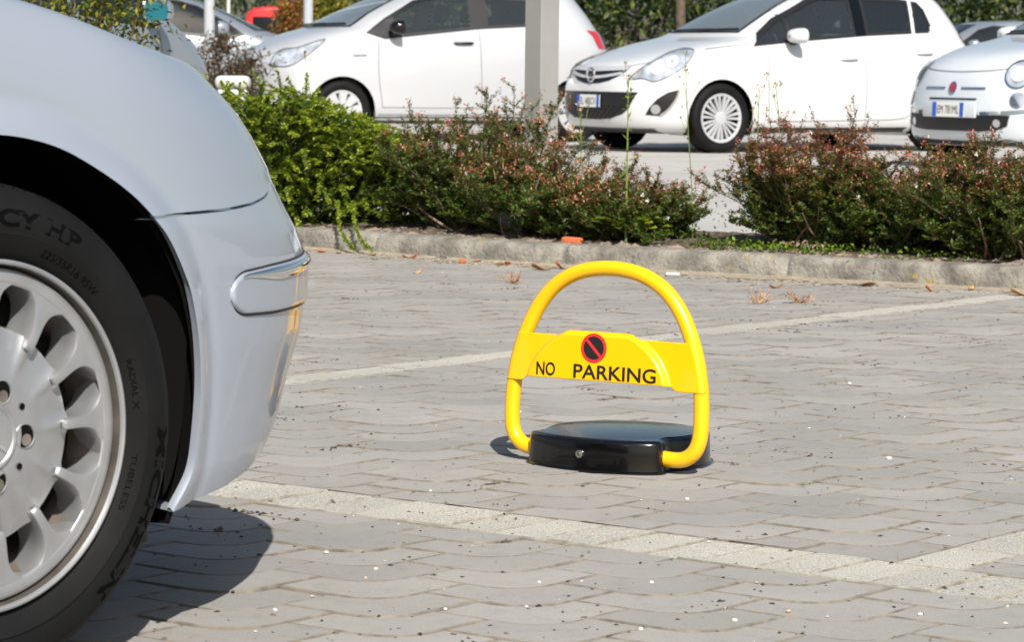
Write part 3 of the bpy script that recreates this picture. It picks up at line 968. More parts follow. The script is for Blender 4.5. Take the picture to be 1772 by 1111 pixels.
    for k in range(3):
        th = math.radians(90+120*k-8)
        for sgn in (-1, 1):
            tip = np.array([0.0385*math.cos(th), -0.0045, 0.0385*math.sin(th)])
            b_ = np.array([0.007*math.cos(th+sgn*PI/3), -0.0035, 0.007*math.sin(th+sgn*PI/3)])
            top = np.array([0, -0.0085, 0])
            st.add([tuple(tip+cx), tuple(b_+cx), tuple(top+cx)], [(0, 1, 2)])
    fixn(st.build('emblem', M['chrome'], cp))
    if detail:
        def arc_text(body, a0, a1, r0, r1, ydepth, mname, nm, flip=False):
            """letters bent along the sidewall between two angles (degrees, clockwise from the top)"""
            V, F = text_mesh(body, 0.05, 0.0, 0.0022 if r1-r0 > 0.015 else 0.0)
            lo, hi = V.min(0), V.max(0)
            fx = (V[:, 0]-lo[0])/(hi[0]-lo[0]); fz = (V[:, 1]-lo[1])/(hi[1]-lo[1])
            if flip: fx = 1-fx; fz = 1-fz
            an = np.radians(90-(a0+(a1-a0)*fx)); r = r0+(r1-r0)*fz
            y = np.interp(r, [p[0] for p in prof[:20]], [p[1] for p in prof[:20]])-ydepth
            return mk(nm, np.stack([cx[0]+r*np.cos(an), cx[1]+y, cx[2]+r*np.sin(an)], 1), F, M[mname], ty)
        arc_text('PRIMACY HP', -26, 31, 0.2705, 0.2935, 0.0006, 'rubber_raised', 'tyre_lettering')
        arc_text('225/55R16 95W', 20, 45, 0.243, 0.253, 0.0006, 'rubber_raised', 'tyre_lettering')
        arc_text('MICHELIN', 92, 142, 0.278, 0.300, 0.0006, 'rubber_raised', 'tyre_lettering')
        arc_text('RADIAL X', 70, 86, 0.243, 0.250, 0.0006, 'rubber_raised', 'tyre_lettering')
        arc_text('TUBELESS', 100, 118, 0.243, 0.250, 0.0006, 'rubber_raised', 'tyre_lettering')
    return ty
w_front = alloy_wheel(sedan, -0.009, -0.006)
w_front.matrix_local = Matrix.Translation((0, -0.006, 0)) @ Matrix.Rotation(math.radians(-4.0), 4, 'Z') @ Matrix.Translation((0, 0.006, 0))
alloy_wheel(sedan, -2.83, 0.02, detail=False)
fixn(MB().lathe([(0.20, WID-0.24), (0.31, WID-0.24), (0.327, WID-0.2), (0.327, WID-0.05), (0.31, WID-0.015), (0.2, WID-0.03), (0.001, WID-0.03)], 48, 'y', (0, 0, 0.327)).build('wheel', M['rubber'], sedan, smooth=40))
# ------------------------------------------------------------------ parked cars: bodies lofted from level curves
BVHS = {}
def level_curve(lv, n1=26, n2=44, n3=20):
    """half outline of the body at one height, from the nose (y = 0) along the side to the tail (y = 0)"""
    z, xf, xr, w, lf, lr, pf, prr = lv
    th = np.linspace(0, PI/2, 240)
    def quarter(p):
        s = np.sin(th)**(2/p); c_ = 1-np.cos(th)**(2/p)
        L_ = np.concatenate([[0], np.cumsum(np.hypot(np.diff(s), np.diff(c_)))])
        return s, c_, L_/L_[-1]
    s, c_, L_ = quarter(pf)
    f = np.linspace(0, 1, n1)
    y1 = w*np.interp(f, L_, s); x1 = xf+lf*np.interp(f, L_, c_)
    xa, xb = xf+lf, xr-lr
    x2 = np.linspace(xa, xb, n2)[1:-1]; y2 = np.full(n2-2, w)
    s, c_, L_ = quarter(prr)
    f = np.linspace(1, 0, n3)
    y3 = w*np.interp(f, L_, s); x3 = xr-lr*np.interp(f, L_, c_)
    x = np.concatenate([x1, x2, x3]); y = np.concatenate([y1, y2, y3])
    xm = (xf+xr)/2
    y = y*(1-0.035*np.clip(np.abs(x-xm)/((xr-xf)/2), 0, 1)**3)
    return np.stack([x, y, np.full(len(x), z)], 1)

class Car:
    def __init__(s, name, label, pos, head, levels, body_mat, wheels, arch_r, group=None, nz=7):
        s.root = thing(name, label, 'car', (pos[0], pos[1], 0), math.radians(head)+PI, group)
        lv = interp_cr(levels, nz)
        H = np.array([level_curve(l) for l in lv])
        full = np.concatenate([H, (H*np.array([1, -1, 1]))[:, ::-1][:, 1:-1]], axis=1)
        s.full = full
        mb = MB().grid(full, closev=True)
        n = full.shape[1]
        mb.f.append(tuple(range(n-1, -1, -1))); mb.mi.append(0)
        mb.f.append(tuple(len(mb.v)-n+i for i in range(n))); mb.mi.append(0)
        s.V = np.array(mb.v); s.F = mb.f
        s.bvh = BVHTree.FromPolygons([Vector(v) for v in s.V], s.F)
        BVHS[name] = (s.bvh, s.root)
        s.wheels = wheels; s.arch_r = arch_r; s.bmat = body_mat
        s.cuts = []; s.paint = []
    def project(s, P, d, off):
        """throw points along d on to the body, lifted by off"""
        d = Vector(d).normalized(); out = []
        for p in P:
            q = Vector(p)-d*4
            h, nrm, i, dist = s.bvh.ray_cast(q, d)
            if h is None:
                h, nrm, i, dist = s.bvh.find_nearest(Vector(p))
            if nrm.dot(d) > 0: nrm = -nrm
            out.append(h+nrm*off)
        return out
    def patch(s, name, poly, frame, m, off=0.004, parent=None, step=0.04, mirror=False, holes=(), smooth=True, edge=True):
        """poly: 3D outline near the skin; frame: view direction it is projected along"""
        d = Vector(frame).normalized()
        up = Vector((0, 0, 1)); r = d.cross(up).normalized(); u = r.cross(d)
        obs = []
        for sgn in ((1, -1) if mirror else (1,)):
            p2 = [(Vector(p).dot(r), Vector(p).dot(u)) for p in poly]
            h2 = [[(Vector(p).dot(r), Vector(p).dot(u)) for p in h] for h in holes]
            V, F = cdt(p2, h2, step)
            base = Vector(poly[0]).dot(d)
            P3 = [r*x+u*y+d*base for x, y in V]
            Q = s.project(P3, d, off)
            if sgn < 0: Q = [Vector((q.x, -q.y, q.z)) for q in Q]
            o = mk(name, Q, F, m, parent or s.root, smooth)
            # faces look outwards
            me = o.data
            c_ = Vector((s.full[..., 0].mean(), 0, 0.7))
            if len(me.polygons) and sum((p.center-c_).dot(p.normal) for p in me.polygons) < 0:
                me.flip_normals()
            obs.append(o)
        return obs
    def line(s, name, pts, frame, w, m, off=0.0025, mirror=False, parent=None):
        """a thin joint line drawn over the skin as its own narrow strip"""
        d = Vector(frame).normalized()
        P = interp_cr(pts, 8)
        for sgn in ((1, -1) if mirror else (1,)):
            T = np.gradient(P, axis=0); T /= np.linalg.norm(T, axis=1)[:, None]+1e-9
            N = np.cross(T, np.array(d)); N /= np.linalg.norm(N, axis=1)[:, None]+1e-9
            a = s.project(P+N*w/2, d, off); b_ = s.project(P-N*w/2, d, off)
            rows = [[(p.x, sgn*p.y, p.z), (q.x, sgn*q.y, q.z)] for p, q in zip(a, b_)]
            MB().grid(rows).build(name, m, parent or s.root)
    def cut(s, poly, side=True):
        """an opening in the skin: poly in (x, z) for the sides, (y, z) for screens"""
        s.cuts.append((poly, side))
    def finish(s, well=True):
        F = s.F; V = s.V.copy()
        C = np.array([V[list(f)].mean(0) for f in F])
        kill = np.zeros(len(F), bool)
        for (wx, wz) in s.wheels:
            d = np.hypot(C[:, 0]-wx, C[:, 2]-wz)
            kill |= (d < s.arch_r) & (np.abs(C[:, 1]) > 0.45)
        for poly, side in s.cuts:
            if side is True: kill |= inpoly(C[:, [0, 2]], poly) & (np.abs(C[:, 1]) > 0.35)
            elif side == 'front': kill |= inpoly(C[:, [1, 2]], poly) & (C[:, 0] < s.full[..., 0].mean()-0.1)
            elif side == 'rear': kill |= inpoly(C[:, [1, 2]], poly) & (C[:, 0] > s.full[..., 0].mean()+0.4)
        keep = [f for f, k in zip(F, kill) if not k]
        # pull the ragged rim of each wheel arch on to its circle
        killed = set(v for f, k in zip(F, kill) if k for v in f)
        kept = set(v for f in keep for v in f)
        for i in killed & kept:
            for (wx, wz) in s.wheels:
                dx, dz = V[i][0]-wx, V[i][2]-wz; d = math.hypot(dx, dz)
                if abs(d-s.arch_r) < 0.09 and abs(V[i][1]) > 0.45:
                    V[i][0] = wx+dx/d*s.arch_r; V[i][2] = wz+dz/d*s.arch_r
        s.body = mk('body', V, keep, s.bmat, s.root, 50)
        fixn(s.body)
        for (wx, wz) in s.wheels:
            for sy in (-1, 1):
                a = np.linspace(-0.45, PI+0.45, 40)
                yy = float(np.abs(s.V[np.abs(s.V[:, 0]-wx) < 0.15][:, 1]).max())
                lip = [[(wx+math.cos(t)*r, sy*y, wz+math.sin(t)*r) for r, y in ((s.arch_r+0.012, yy-0.004), (s.arch_r+0.004, yy+0.002), (s.arch_r-0.008, yy-0.004), (s.arch_r-0.010, yy-0.05))] for t in a]
                # well
                MB().grid([[(wx+math.cos(t)*(s.arch_r+0.004), sy*y, wz+math.sin(t)*(s.arch_r+0.004)) for y in (yy-0.012, yy-0.1, 0.5)]+[(wx, sy*0.48, wz)] for t in a]).build('wheel_well', M['dark'], s.root)
        return s.body
    def wheel(s, x, z, y, r, rr, spokes, style='spoke'):
        for sy in (-1, 1):
            cx = (x, sy*y, z)
            k = sy
            prof = [(rr, 0.0), (rr+0.01, -0.012), ((rr+r)/2, -0.020), (r-0.02, -0.012), (r-0.004, 0.006), (r, 0.03), (r, 0.16), (r-0.02, 0.19), (rr, 0.18)]
            ty = fixn(MB().lathe([(a, -k*(-b_)*-1 if False else -k*b_) for a, b_ in prof], 56, 'y', cx).build('wheel', M['rubber'], s.root, smooth=50))
            rm = MB()
            rm.lathe([(rr+0.003, 0.004*k), (rr, -0.010*-k if False else 0.010*k), (rr-0.018, 0.006*k), (rr-0.024, -0.005*k)], 56, 'y', cx)
            hub = 0.052
            rm.lathe([(hub+0.012, -0.012*k), (hub, 0.004*k), (0.02, 0.008*k), (0.001, 0.008*k)], 32, 'y', cx)
            for i in range(spokes):
                a0 = 2*PI*i/spokes+0.1
                prs = ((-0.055, 0.055),) if style == 'cover' else ((-0.075, 0.075) if False else (-0.085, -0.0), (0.0, 0.085)) if style == 'pair' else ((0, 0),)
                def bar(aa, w0, w1):
                    P = []
                    for r_, w, yy in ((hub-0.005, w0, 0.000), (rr*0.5, (w0+w1)/2, 0.004), (rr-0.014, w1, 0.006)):
                        sec = [(-w, -0.02), (-w*0.8, yy), (w*0.8, yy), (w, -0.02)]
                        P.append([(cx[0]+math.cos(aa)*r_-math.sin(aa)*q, cx[1]+k*h, cx[2]+math.sin(aa)*r_+math.cos(aa)*q) for q, h in sec])
                    rm.grid(P)
                if style == 'pair':
                    bar(a0-0.125, 0.0065, 0.0125); bar(a0+0.125, 0.0065, 0.0125)
                elif style == 'cover':
                    bar(a0, 0.020, 0.052)
                else:
                    bar(a0, 0.014, 0.02)
            fixn(rm.build('rim', M['alloy_bright'], ty, smooth=35))
            MB().lathe([(rr-0.005, -0.05*k), (0.001, -0.05*k)], 32, 'y', cx).build('brake_shade_disc', M['dark'], ty)  # black brake disc fills in the shade between the spokes
    def seats(s, xs, w=0.50, z0=0.35, top=1.08):
        for x, hy in xs:
            for y in hy:
                sb = MB()
                R = Matrix.Rotation(0.30, 3, 'Y')
                sb.box((x-0.25, y, z0+0.10), (0.50, w, 0.16)); sb.box((x+0.06, y, z0+0.42), (0.14, w*0.94, 0.62), R=R)
                o = bevel(sb.build('seat', M['seat'], s.root), 0.05, 3)
                hb = MB().box((x+0.19, y, z0+0.85), (0.09, 0.26, 0.18), R=R)
                bevel(hb.build('headrest', M['seat'], o), 0.035, 3)
    def interior(s, x0, x1, w, z0=0.30, dash=(0.9, 0.98)):
        mb = MB(); mb.box(((x0+x1)/2, 0, z0-0.03), (x1-x0, 2*w, 0.06))
        mb.box((dash[0]+0.02, 0, dash[1]-0.28), (0.42, 2*w-0.06, 0.5))
        bevel(mb.build('cabin_floor', M['seat'], s.root), 0.03)
        a = np.linspace(0, 2*PI, 30, endpoint=False)
        R = Matrix.Rotation(-0.45, 3, 'Y')
        pts = [tuple(R @ Vector((0, 0.18*math.cos(t), 0.18*math.sin(t)))+Vector((dash[0]+0.36, -0.36, dash[1]-0.02))) for t in a]
        MB().tube(pts, 0.016, 8, closed=True).build('steering_wheel', M['black'], s.root)
    def plate(s, p, nrm, label_text, w=0.36, h=0.11, tilt=0.0, blues=True):
        """registration plate: white with blue bands at both ends"""
        n = Vector(nrm).normalized(); r = Vector((0, 0, 1)).cross(n).normalized(); u = n.cross(r)
        c_ = Vector(p)
        def at(x, y, o): return tuple(c_+r*x+u*y+n*o)
        pm = MB()
        pm.add([at(-w/2, -h/2, 0), at(w/2, -h/2, 0), at(w/2, h/2, 0), at(-w/2, h/2, 0), at(-w/2, -h/2, -.006), at(w/2, -h/2, -.006), at(w/2, h/2, -.006), at(-w/2, h/2, -.006)],
               [(0, 1, 2, 3), (4, 7, 6, 5), (0, 4, 5, 1), (1, 5, 6, 2), (2, 6, 7, 3), (3, 7, 4, 0)], 0)
        bw = 0.046
        for x0 in (-w/2, w/2-bw):
            pm.add([at(x0, -h/2, .0015), at(x0+bw, -h/2, .0015), at(x0+bw, h/2, .0015), at(x0, h/2, .0015)], [(0, 1, 2, 3)], 1)
        V, F = text_mesh(label_text, 0.08, 0.0)
        lo, hi = V.min(0), V.max(0)
        X = (V[:, 0]-lo[0])/(hi[0]-lo[0])*(w-2*bw-0.024)-(w-2*bw-0.024)/2; Y = (V[:, 1]-lo[1])/(hi[1]-lo[1])*0.062-0.031
        pm.add([at(x, y, .002) for x, y in zip(X, Y)], F, 2)
        return pm.build('number_plate', [M['plate'], M['plate_blue'], M['letter']], s.root)
    def door_mirror(s, c_, m, stalk, size=(0.12, 0.19, 0.13), mirror=True):
        for sy in ((-1, 1) if mirror else (-1,)):
            mb = MB()
            a = np.linspace(0, 2*PI, 28, endpoint=False); rows = []
            for t in np.linspace(0.02, 1, 10):
                k = math.sin(t*PI/2)**0.7; x = c_[0]+size[0]*(0.35-0.9*math.cos(t*PI/2))
                rows.append([(x, sy*(c_[1]+size[1]/2*k*np.sign(math.cos(u))*abs(math.cos(u))**0.75), c_[2]+size[2]/2*k*np.sign(math.sin(u))*abs(math.sin(u))**0.75) for u in a])
            mb.grid(rows, closev=True)
            mb.f.append(tuple(len(mb.v)-28+i for i in range(28))); mb.mi.append(0)
            o = fixn(mb.build('door_mirror', m, s.root, smooth=50))
            MB().tube([(stalk[0], sy*stalk[1], stalk[2]), (c_[0], sy*(c_[1]-0.02), c_[2]-size[2]*0.42)], 0.022, 8).build('mirror_stalk', M['black'], o)
    def handle(s, x, z, y, m, mirror=True):
        for sy in (-1, 1):
            mb = MB().tube([(x-0.10, sy*(y-0.01), z), (x-0.08, sy*(y+0.014), z+0.002), (x, sy*(y+0.022), z+0.004), (x+0.08, sy*(y+0.014), z+0.004), (x+0.10, sy*(y-0.01), z+0.003)], 0.013, 8)
            mb.build('door_handle', m, s.root, smooth=True)
    def side_y(s, x, z):
        q = s.project([(x, -0.5, z)], (0, 1, 0), 0.0)[0]
        return abs(q.y)
def yside(pts): return [(x, -0.84, z) for x, z in pts]
def window(car, poly, glass, border=0.03, cutin=0.012):
    """a side window on both sides: opening, black seal, pane"""
    P = np.array(poly); c_ = P.mean(0)
    def shrink(d):
        # move each edge inwards by d
        Q = []
        n = len(P); sg = 1 if area(P) > 0 else -1
        for i in range(n):
            e1 = P[i]-P[i-1]; e2 = P[(i+1) % n]-P[i]
            n1 = np.array([-e1[1], e1[0]])/np.linalg.norm(e1)*sg; n2 = np.array([-e2[1], e2[0]])/np.linalg.norm(e2)*sg
            b_ = n1+n2; b_ /= max(0.35, (b_@b_)/2)
            Q.append(P[i]+b_*d)
        return np.array(Q)
    car.cut([tuple(p) for p in shrink(border*0.35)])
    inner = shrink(border)
    car.patch('window_seal', yside(P), (0, 1, 0), M['black'], 0.005, step=0.05, mirror=True, holes=[yside(inner)])
    car.patch('side_window', yside(shrink(border*0.5)), (0, 1, 0), glass, 0.0005, step=0.06, mirror=True)

# ---------- white five-door hatchback
LEV = [  # z, nose x, tail x, half width, nose length, tail length, nose power, tail power
    (0.17, 0.16, 3.90, 0.74, 0.50, 0.35, 2.4, 2.6), (0.20, 0.07, 3.94, 0.80, 0.52, 0.36, 2.4, 2.6), (0.28, 0.02, 3.97, 0.845, 0.54, 0.36, 2.4, 2.6), (0.42, 0.0, 3.99, 0.862, 0.55, 0.36, 2.4, 2.6),
    (0.56, 0.005, 4.0, 0.868, 0.56, 0.38, 2.35, 2.6), (0.66, 0.03, 3.99, 0.866, 0.58, 0.38, 2.3, 2.6), (0.74, 0.075, 3.98, 0.860, 0.62, 0.40, 2.3, 2.6), (0.80, 0.17, 3.97, 0.853, 0.66, 0.40, 2.35, 2.5),
    (0.86, 0.34, 3.96, 0.845, 0.66, 0.42, 2.5, 2.5), (0.92, 0.56, 3.95, 0.832, 0.62, 0.42, 2.7, 2.4), (0.97, 0.78, 3.94, 0.815, 0.52, 0.44, 2.8, 2.4), (1.01, 0.98, 3.92, 0.800, 0.42, 0.44, 2.6, 2.3),
    (1.05, 1.10, 3.90, 0.785, 0.42, 0.44, 2.4, 2.3), (1.16, 1.32, 3.84, 0.745, 0.44, 0.44, 2.4, 2.3), (1.28, 1.57, 3.76, 0.700, 0.45, 0.44, 2.4, 2.3), (1.38, 1.82, 3.68, 0.655, 0.45, 0.44, 2.4, 2.3),
    (1.435, 2.02, 3.60, 0.610, 0.42, 0.42, 2.4, 2.3), (1.465, 2.22, 3.48, 0.540, 0.36, 0.36, 2.3, 2.3), (1.482, 2.45, 3.28, 0.42, 0.3, 0.3, 2.2, 2.2), (1.488, 2.7, 3.05, 0.2, 0.15, 0.15, 2, 2)]
CORSA = Car('white_hatchback', 'white five door hatchback, parked left of the pale blue city car', (0.673, 26.86), 212, LEV, M['white_car'], [(0.83, 0.31), (3.34, 0.31)], 0.345)
YL = [
    (0.18, 0.16, 3.66, 0.73, 0.46, 0.30, 2.3, 2.6), (0.22, 0.06, 3.71, 0.79, 0.50, 0.32, 2.3, 2.6), (0.32, 0.01, 3.74, 0.832, 0.54, 0.34, 2.3, 2.6), (0.48, 0.0, 3.75, 0.845, 0.56, 0.36, 2.2, 2.6),
    (0.62, 0.01, 3.75, 0.848, 0.58, 0.38, 2.2, 2.6), (0.74, 0.03, 3.74, 0.845, 0.62, 0.40, 2.15, 2.6), (0.82, 0.09, 3.73, 0.84, 0.66, 0.40, 2.2, 2.5), (0.90, 0.20, 3.72, 0.832, 0.66, 0.40, 2.3, 2.5),
    (0.98, 0.36, 3.70, 0.820, 0.64, 0.42, 2.4, 2.4), (1.04, 0.52, 3.68, 0.805, 0.58, 0.42, 2.5, 2.4), (1.09, 0.70, 3.65, 0.785, 0.48, 0.42, 2.5, 2.3), (1.13, 0.80, 3.63, 0.765, 0.45, 0.42, 2.4, 2.3),
    (1.24, 1.03, 3.56, 0.725, 0.45, 0.42, 2.4, 2.3), (1.36, 1.31, 3.47, 0.675, 0.46, 0.42, 2.4, 2.3), (1.44, 1.52, 3.40, 0.635, 0.45, 0.42, 2.4, 2.3), (1.49, 1.74, 3.32, 0.58, 0.42, 0.40, 2.3, 2.3),
    (1.515, 1.98, 3.18, 0.48, 0.35, 0.34, 2.3, 2.2), (1.53, 2.3, 2.95, 0.3, 0.25, 0.25, 2.1, 2.1)]
YARIS = Car('silver_white_hatchback', 'silver white three door hatchback with black door mirror, behind the lamp post', (-2.66, 29.21), 203.4, YL, M['silver_car'], [(0.75, 0.295), (3.21, 0.295)], 0.335)
FL = [
    (0.18, 0.16, 3.46, 0.70, 0.44, 0.30, 2.8, 2.5), (0.22, 0.05, 3.50, 0.76, 0.48, 0.32, 2.8, 2.5), (0.32, 0.01, 3.53, 0.80, 0.52, 0.34, 2.8, 2.5), (0.44, 0.0, 3.55, 0.812, 0.54, 0.36, 2.75, 2.5),
    (0.56, 0.015, 3.55, 0.814, 0.56, 0.38, 2.7, 2.5), (0.68, 0.045, 3.54, 0.812, 0.60, 0.40, 2.6, 2.5), (0.78, 0.10, 3.53, 0.805, 0.62, 0.40, 2.5, 2.4), (0.86, 0.20, 3.52, 0.795, 0.64, 0.40, 2.3, 2.4),
    (0.92, 0.36, 3.50, 0.782, 0.60, 0.40, 2.4, 2.4), (0.97, 0.58, 3.48, 0.765, 0.52, 0.40, 2.4, 2.3), (1.01, 0.80, 3.45, 0.745, 0.44, 0.40, 2.4, 2.3), (1.05, 0.93, 3.42, 0.725, 0.42, 0.40, 2.4, 2.3),
    (1.18, 1.18, 3.32, 0.675, 0.42, 0.40, 2.4, 2.3), (1.30, 1.42, 3.20, 0.625, 0.42, 0.40, 2.4, 2.3), (1.39, 1.65, 3.08, 0.570, 0.42, 0.40, 2.3, 2.3), (1.45, 1.92, 2.90, 0.48, 0.36, 0.36, 2.2, 2.2), (1.488, 2.2, 2.6, 0.25, 0.2, 0.2, 2, 2)]
FIAT = Car('pale_blue_city_car', 'pale blue white round nosed city car, cut off by the right edge', (3.36, 23.21), 213, FL, M['ice_car'], [(0.72, 0.29), (3.02, 0.29)], 0.33)
DIAG = (0.72, 0.69, 0.0)
FR = (1, 0, 0)
def screen(car, poly, glass, where='front', d=FR, border=0.03):
    c_ = np.mean(poly, axis=0)
    ins = [tuple(c_+(np.array(p)-c_)*0.97) for p in poly]
    car.cut(ins, where)
    xs = 0 if where == 'front' else 4
    P = [(xs, y, z) for y, z in poly]
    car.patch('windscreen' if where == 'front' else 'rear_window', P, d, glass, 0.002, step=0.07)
    hole = [(xs,)+tuple(c_+(np.array(p)-c_)*(1-border/0.5)) for p in poly]
    car.patch('screen_seal', P, d, M['black'], 0.005, step=0.06, holes=[hole])
def sym(pts): return pts+[(-y, z) for y, z in pts[::-1]]
def wiper(car, a, b):
    P = car.project([tuple(np.array(a)+(np.array(b)-np.array(a))*t) for t in np.linspace(0, 1, 8)], (1, 0, 0), 0.018)
    MB().tube([tuple(p) for p in P], 0.010, 6).build('wiper', M['black'], car.root)
def disc(car, name, c_, r, d, m, off, parent=None, mirror=False, rz=None, inner=0.0):
    dv = Vector(d).normalized(); rr = dv.cross(Vector((0, 0, 1))).normalized(); u = rr.cross(dv)
    a = np.linspace(0, 2*PI, 28, endpoint=False)
    P = [tuple(Vector(c_)+rr*(r*math.cos(t))+u*((rz or r)*math.sin(t))) for t in a]
    H = [[tuple(Vector(c_)+rr*(inner*math.cos(t))+u*((inner*(rz or r)/r)*math.sin(t))) for t in a]] if inner else ()
    return car.patch(name, P, d, m, off, parent, step=0.03, mirror=mirror, holes=H)

# ================= white five-door hatchback
c = CORSA
window(c, [(1.19, .945), (1.75, .998), (2.37, 1.046), (2.37, 1.40), (2.08, 1.408), (1.96, 1.376), (1.55, 1.20), (1.32, 1.065)], M['glass'])
window(c, [(2.49, 1.055), (3.03, 1.083), (3.06, 1.39), (2.95, 1.402), (2.49, 1.408)], M['glass_dark'])
window(c, [(3.07, 1.086), (3.24, 1.095), (3.275, 1.17), (3.23, 1.31), (3.17, 1.375), (3.10, 1.385)], M['glass_dark'], 0.02)
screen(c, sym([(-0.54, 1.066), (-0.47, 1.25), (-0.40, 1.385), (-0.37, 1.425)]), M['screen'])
c.patch('rear_window', [(4, y, z) for y, z in sym([(-0.56, 1.10), (-0.50, 1.30), (-0.44, 1.38)])], (-1, 0, 0), M['grille'], 0.004)
c.finish()
c.patch('door_pillar', yside([(2.37, 1.046), (2.49, 1.055), (2.49, 1.405), (2.37, 1.40)]), (0, 1, 0), M['black_gloss'], 0.004, mirror=True)
c.line('quarter_light_bar', yside([(1.60, 0.99), (1.61, 1.10), (1.63, 1.235)]), (0, 1, 0), 0.035, M['black'], 0.006, mirror=True)
for nm, pts in (('door_gap', [(1.36, .93), (1.335, .62), (1.355, .28)]), ('door_gap', [(1.355, .28), (1.9, .283), (2.44, .29)]), ('door_gap', [(2.435, 1.04), (2.445, .70), (2.44, .29)]),
                ('door_gap', [(2.44, .29), (2.78, .297), (2.95, .33), (3.02, .45), (3.14, .65), (3.27, .80), (3.30, 1.09)]), ('bonnet_gap', [(0.75, .915), (1.0, .95), (1.19, .965)])):
    c.line(nm, yside(pts), (0, 1, 0), 0.007, M['gap'], 0.002, mirror=True)
c.line('bonnet_gap', [(0, y, z) for y, z in [(-.56, .80), (-.40, .762), (-.2, .752), (0, .749), (.2, .752), (.40, .762), (.56, .80)]], FR, 0.008, M['gap'], 0.002)
HL = [(0.094, -0.467, 0.643), (0.143, -0.512, 0.704), (0.274, -0.552, 0.791), (0.492, -0.516, 0.879), (0.638, -0.538, 0.917), (0.666, -0.638, 0.907), (0.593, -0.729, 0.854), (0.503, -0.779, 0.788), (0.386, -0.786, 0.708), (0.299, -0.751, 0.661), (0.215, -0.688, 0.627), (0.163, -0.601, 0.652)]
for o in c.patch('headlight', HL, DIAG, M['lamp'], 0.004, mirror=True): pass
for cc, r in (((0.30, -0.63, 0.745), 0.058), ((0.44, -0.66, 0.80), 0.050)):
    disc(c, 'lamp_bowl', cc, r, DIAG, M['plate'], 0.010, mirror=True)
    disc(c, 'bulb', cc, r*0.45, DIAG, M['lamp'], 0.014, mirror=True)
c.line('headlight_gap', HL+HL[:1], DIAG, 0.010, M['gap'], 0.008, mirror=True)
c.patch('headlight_lens', HL, DIAG, M['lens'], 0.020, mirror=True)
FG = [(0.159, -0.643, 0.337), (0.177, -0.68, 0.403), (0.222, -0.729, 0.476), (0.295, -0.783, 0.534), (0.392, -0.828, 0.561), (0.354, -0.816, 0.459), (0.299, -0.783, 0.372), (0.249, -0.74, 0.328)]
c.patch('fog_lamp_bezel', FG, DIAG, M['grille'], 0.004, mirror=True)
disc(c, 'fog_lamp', (0.22, -0.715, 0.385), 0.042, DIAG, M['chrome'], 0.008, mirror=True)
c.line('fog_lamp_trim', [(0.249, -0.74, 0.332), (0.299, -0.783, 0.378), (0.354, -0.816, 0.462), (0.392, -0.828, 0.556)], DIAG, 0.018, M['chrome'], 0.009, mirror=True)
GR = sym([(-0.43, 0.752), (-0.41, 0.715), (-0.34, 0.665), (-0.25, 0.628), (-0.12, 0.606), (0.0, 0.602)][::-1])
GRp = [(-0.43, 0.752), (-0.41, 0.715), (-0.34, 0.665), (-0.25, 0.628), (-0.12, 0.606), (0.0, 0.602), (0.12, 0.606), (0.25, 0.628), (0.34, 0.665), (0.41, 0.715), (0.43, 0.752)]
gr = c.patch('grille', [(0, y, z) for y, z in GRp], FR, M['grille'], 0.004)[0]
c.patch('grille_top_trim', [(0, y, z) for y, z in [(-0.43, 0.752), (-0.412, 0.722), (0.0, 0.708), (0.412, 0.722), (0.43, 0.752)]], FR, M['alloy_bright'], 0.009, gr)
c.line('grille_bar', [(0, y, z) for y, z in [(-0.385, 0.694), (-0.2, 0.668), (0, 0.655), (0.2, 0.668), (0.385, 0.694)]], FR, 0.024, M['alloy_bright'], 0.012, parent=gr)
# emblem: a ring crossed by a lightning bolt
P = c.project([(0, 0.0, 0.668)], FR, 0.03)[0]
a = np.linspace(0, 2*PI, 36, endpoint=False)
em = MB().tube([(P.x, P.y+0.058*math.cos(t), P.z+0.058*math.sin(t)) for t in a], 0.010, 8, closed=True)
em.add([(P.x-0.004, P.y+y, P.z+z) for y, z in [(-0.085, 0.012), (0.012, 0.016), (0.006, -0.004), (0.085, -0.012), (-0.012, -0.018), (-0.006, 0.002)]], [(0, 1, 2, 5), (2, 3, 4, 5)])
em.build('emblem', M['chrome'], gr, smooth=40)
IN = [(-0.585, 0.533), (-0.50, 0.386), (-0.433, 0.339), (-0.302, 0.302), (-0.15, 0.286), (0.15, 0.286), (0.302, 0.302), (0.433, 0.339), (0.50, 0.386), (0.585, 0.533)]
it = c.patch('lower_intake', [(0, y, z) for y, z in IN], FR, M['grille'], 0.004)[0]
rw = MB()
for k in range(5):
    for j in range(13):
        y = -0.42+0.07*j+(0.035 if k % 2 else 0); z = 0.30+0.026*k
        if abs(y) > 0.30+0.03*k: continue
        p = c.project([(0, y, z)], FR, 0.008)[0]
        rw.box((p.x, p.y, p.z), (0.008, 0.022, 0.008))
rw.build('intake_mesh', M['black_gloss'], it)['kind'] = 'stuff'
c.plate((-0.020, 0.0, 0.449), (-1, 0, 0.03), 'EL 480CX')
c.patch('bumper_lip', [(0, y, z) for y, z in [(-0.66, 0.215), (-0.66, 0.178), (0.66, 0.178), (0.66, 0.215)]], FR, M['grille'], 0.008)
c.patch('tail_lamp', yside([(3.66, 1.075), (3.80, 0.985), (4.0, 0.96), (4.0, 1.13), (3.80, 1.135)]), (0, 1, 0), M['tail'], 0.006, mirror=True)
c.patch('sill_shade', yside([(1.22, .225), (2.96, .225), (2.96, .18), (1.22, .18)]), (0, 1, 0), M['grille'], 0.003, mirror=True)  # shade below the sill painted black on the body side
sy = c.side_y(1.6, 1.0)
c.door_mirror((1.60, sy+0.115, 1.045), M['white_car'], (1.62, sy-0.02, 0.985), (0.15, 0.21, 0.145))
c.handle(2.25, .845, c.side_y(2.25, .845), M['white_car']); c.handle(3.14, .905, c.side_y(3.14, .905), M['white_car'])
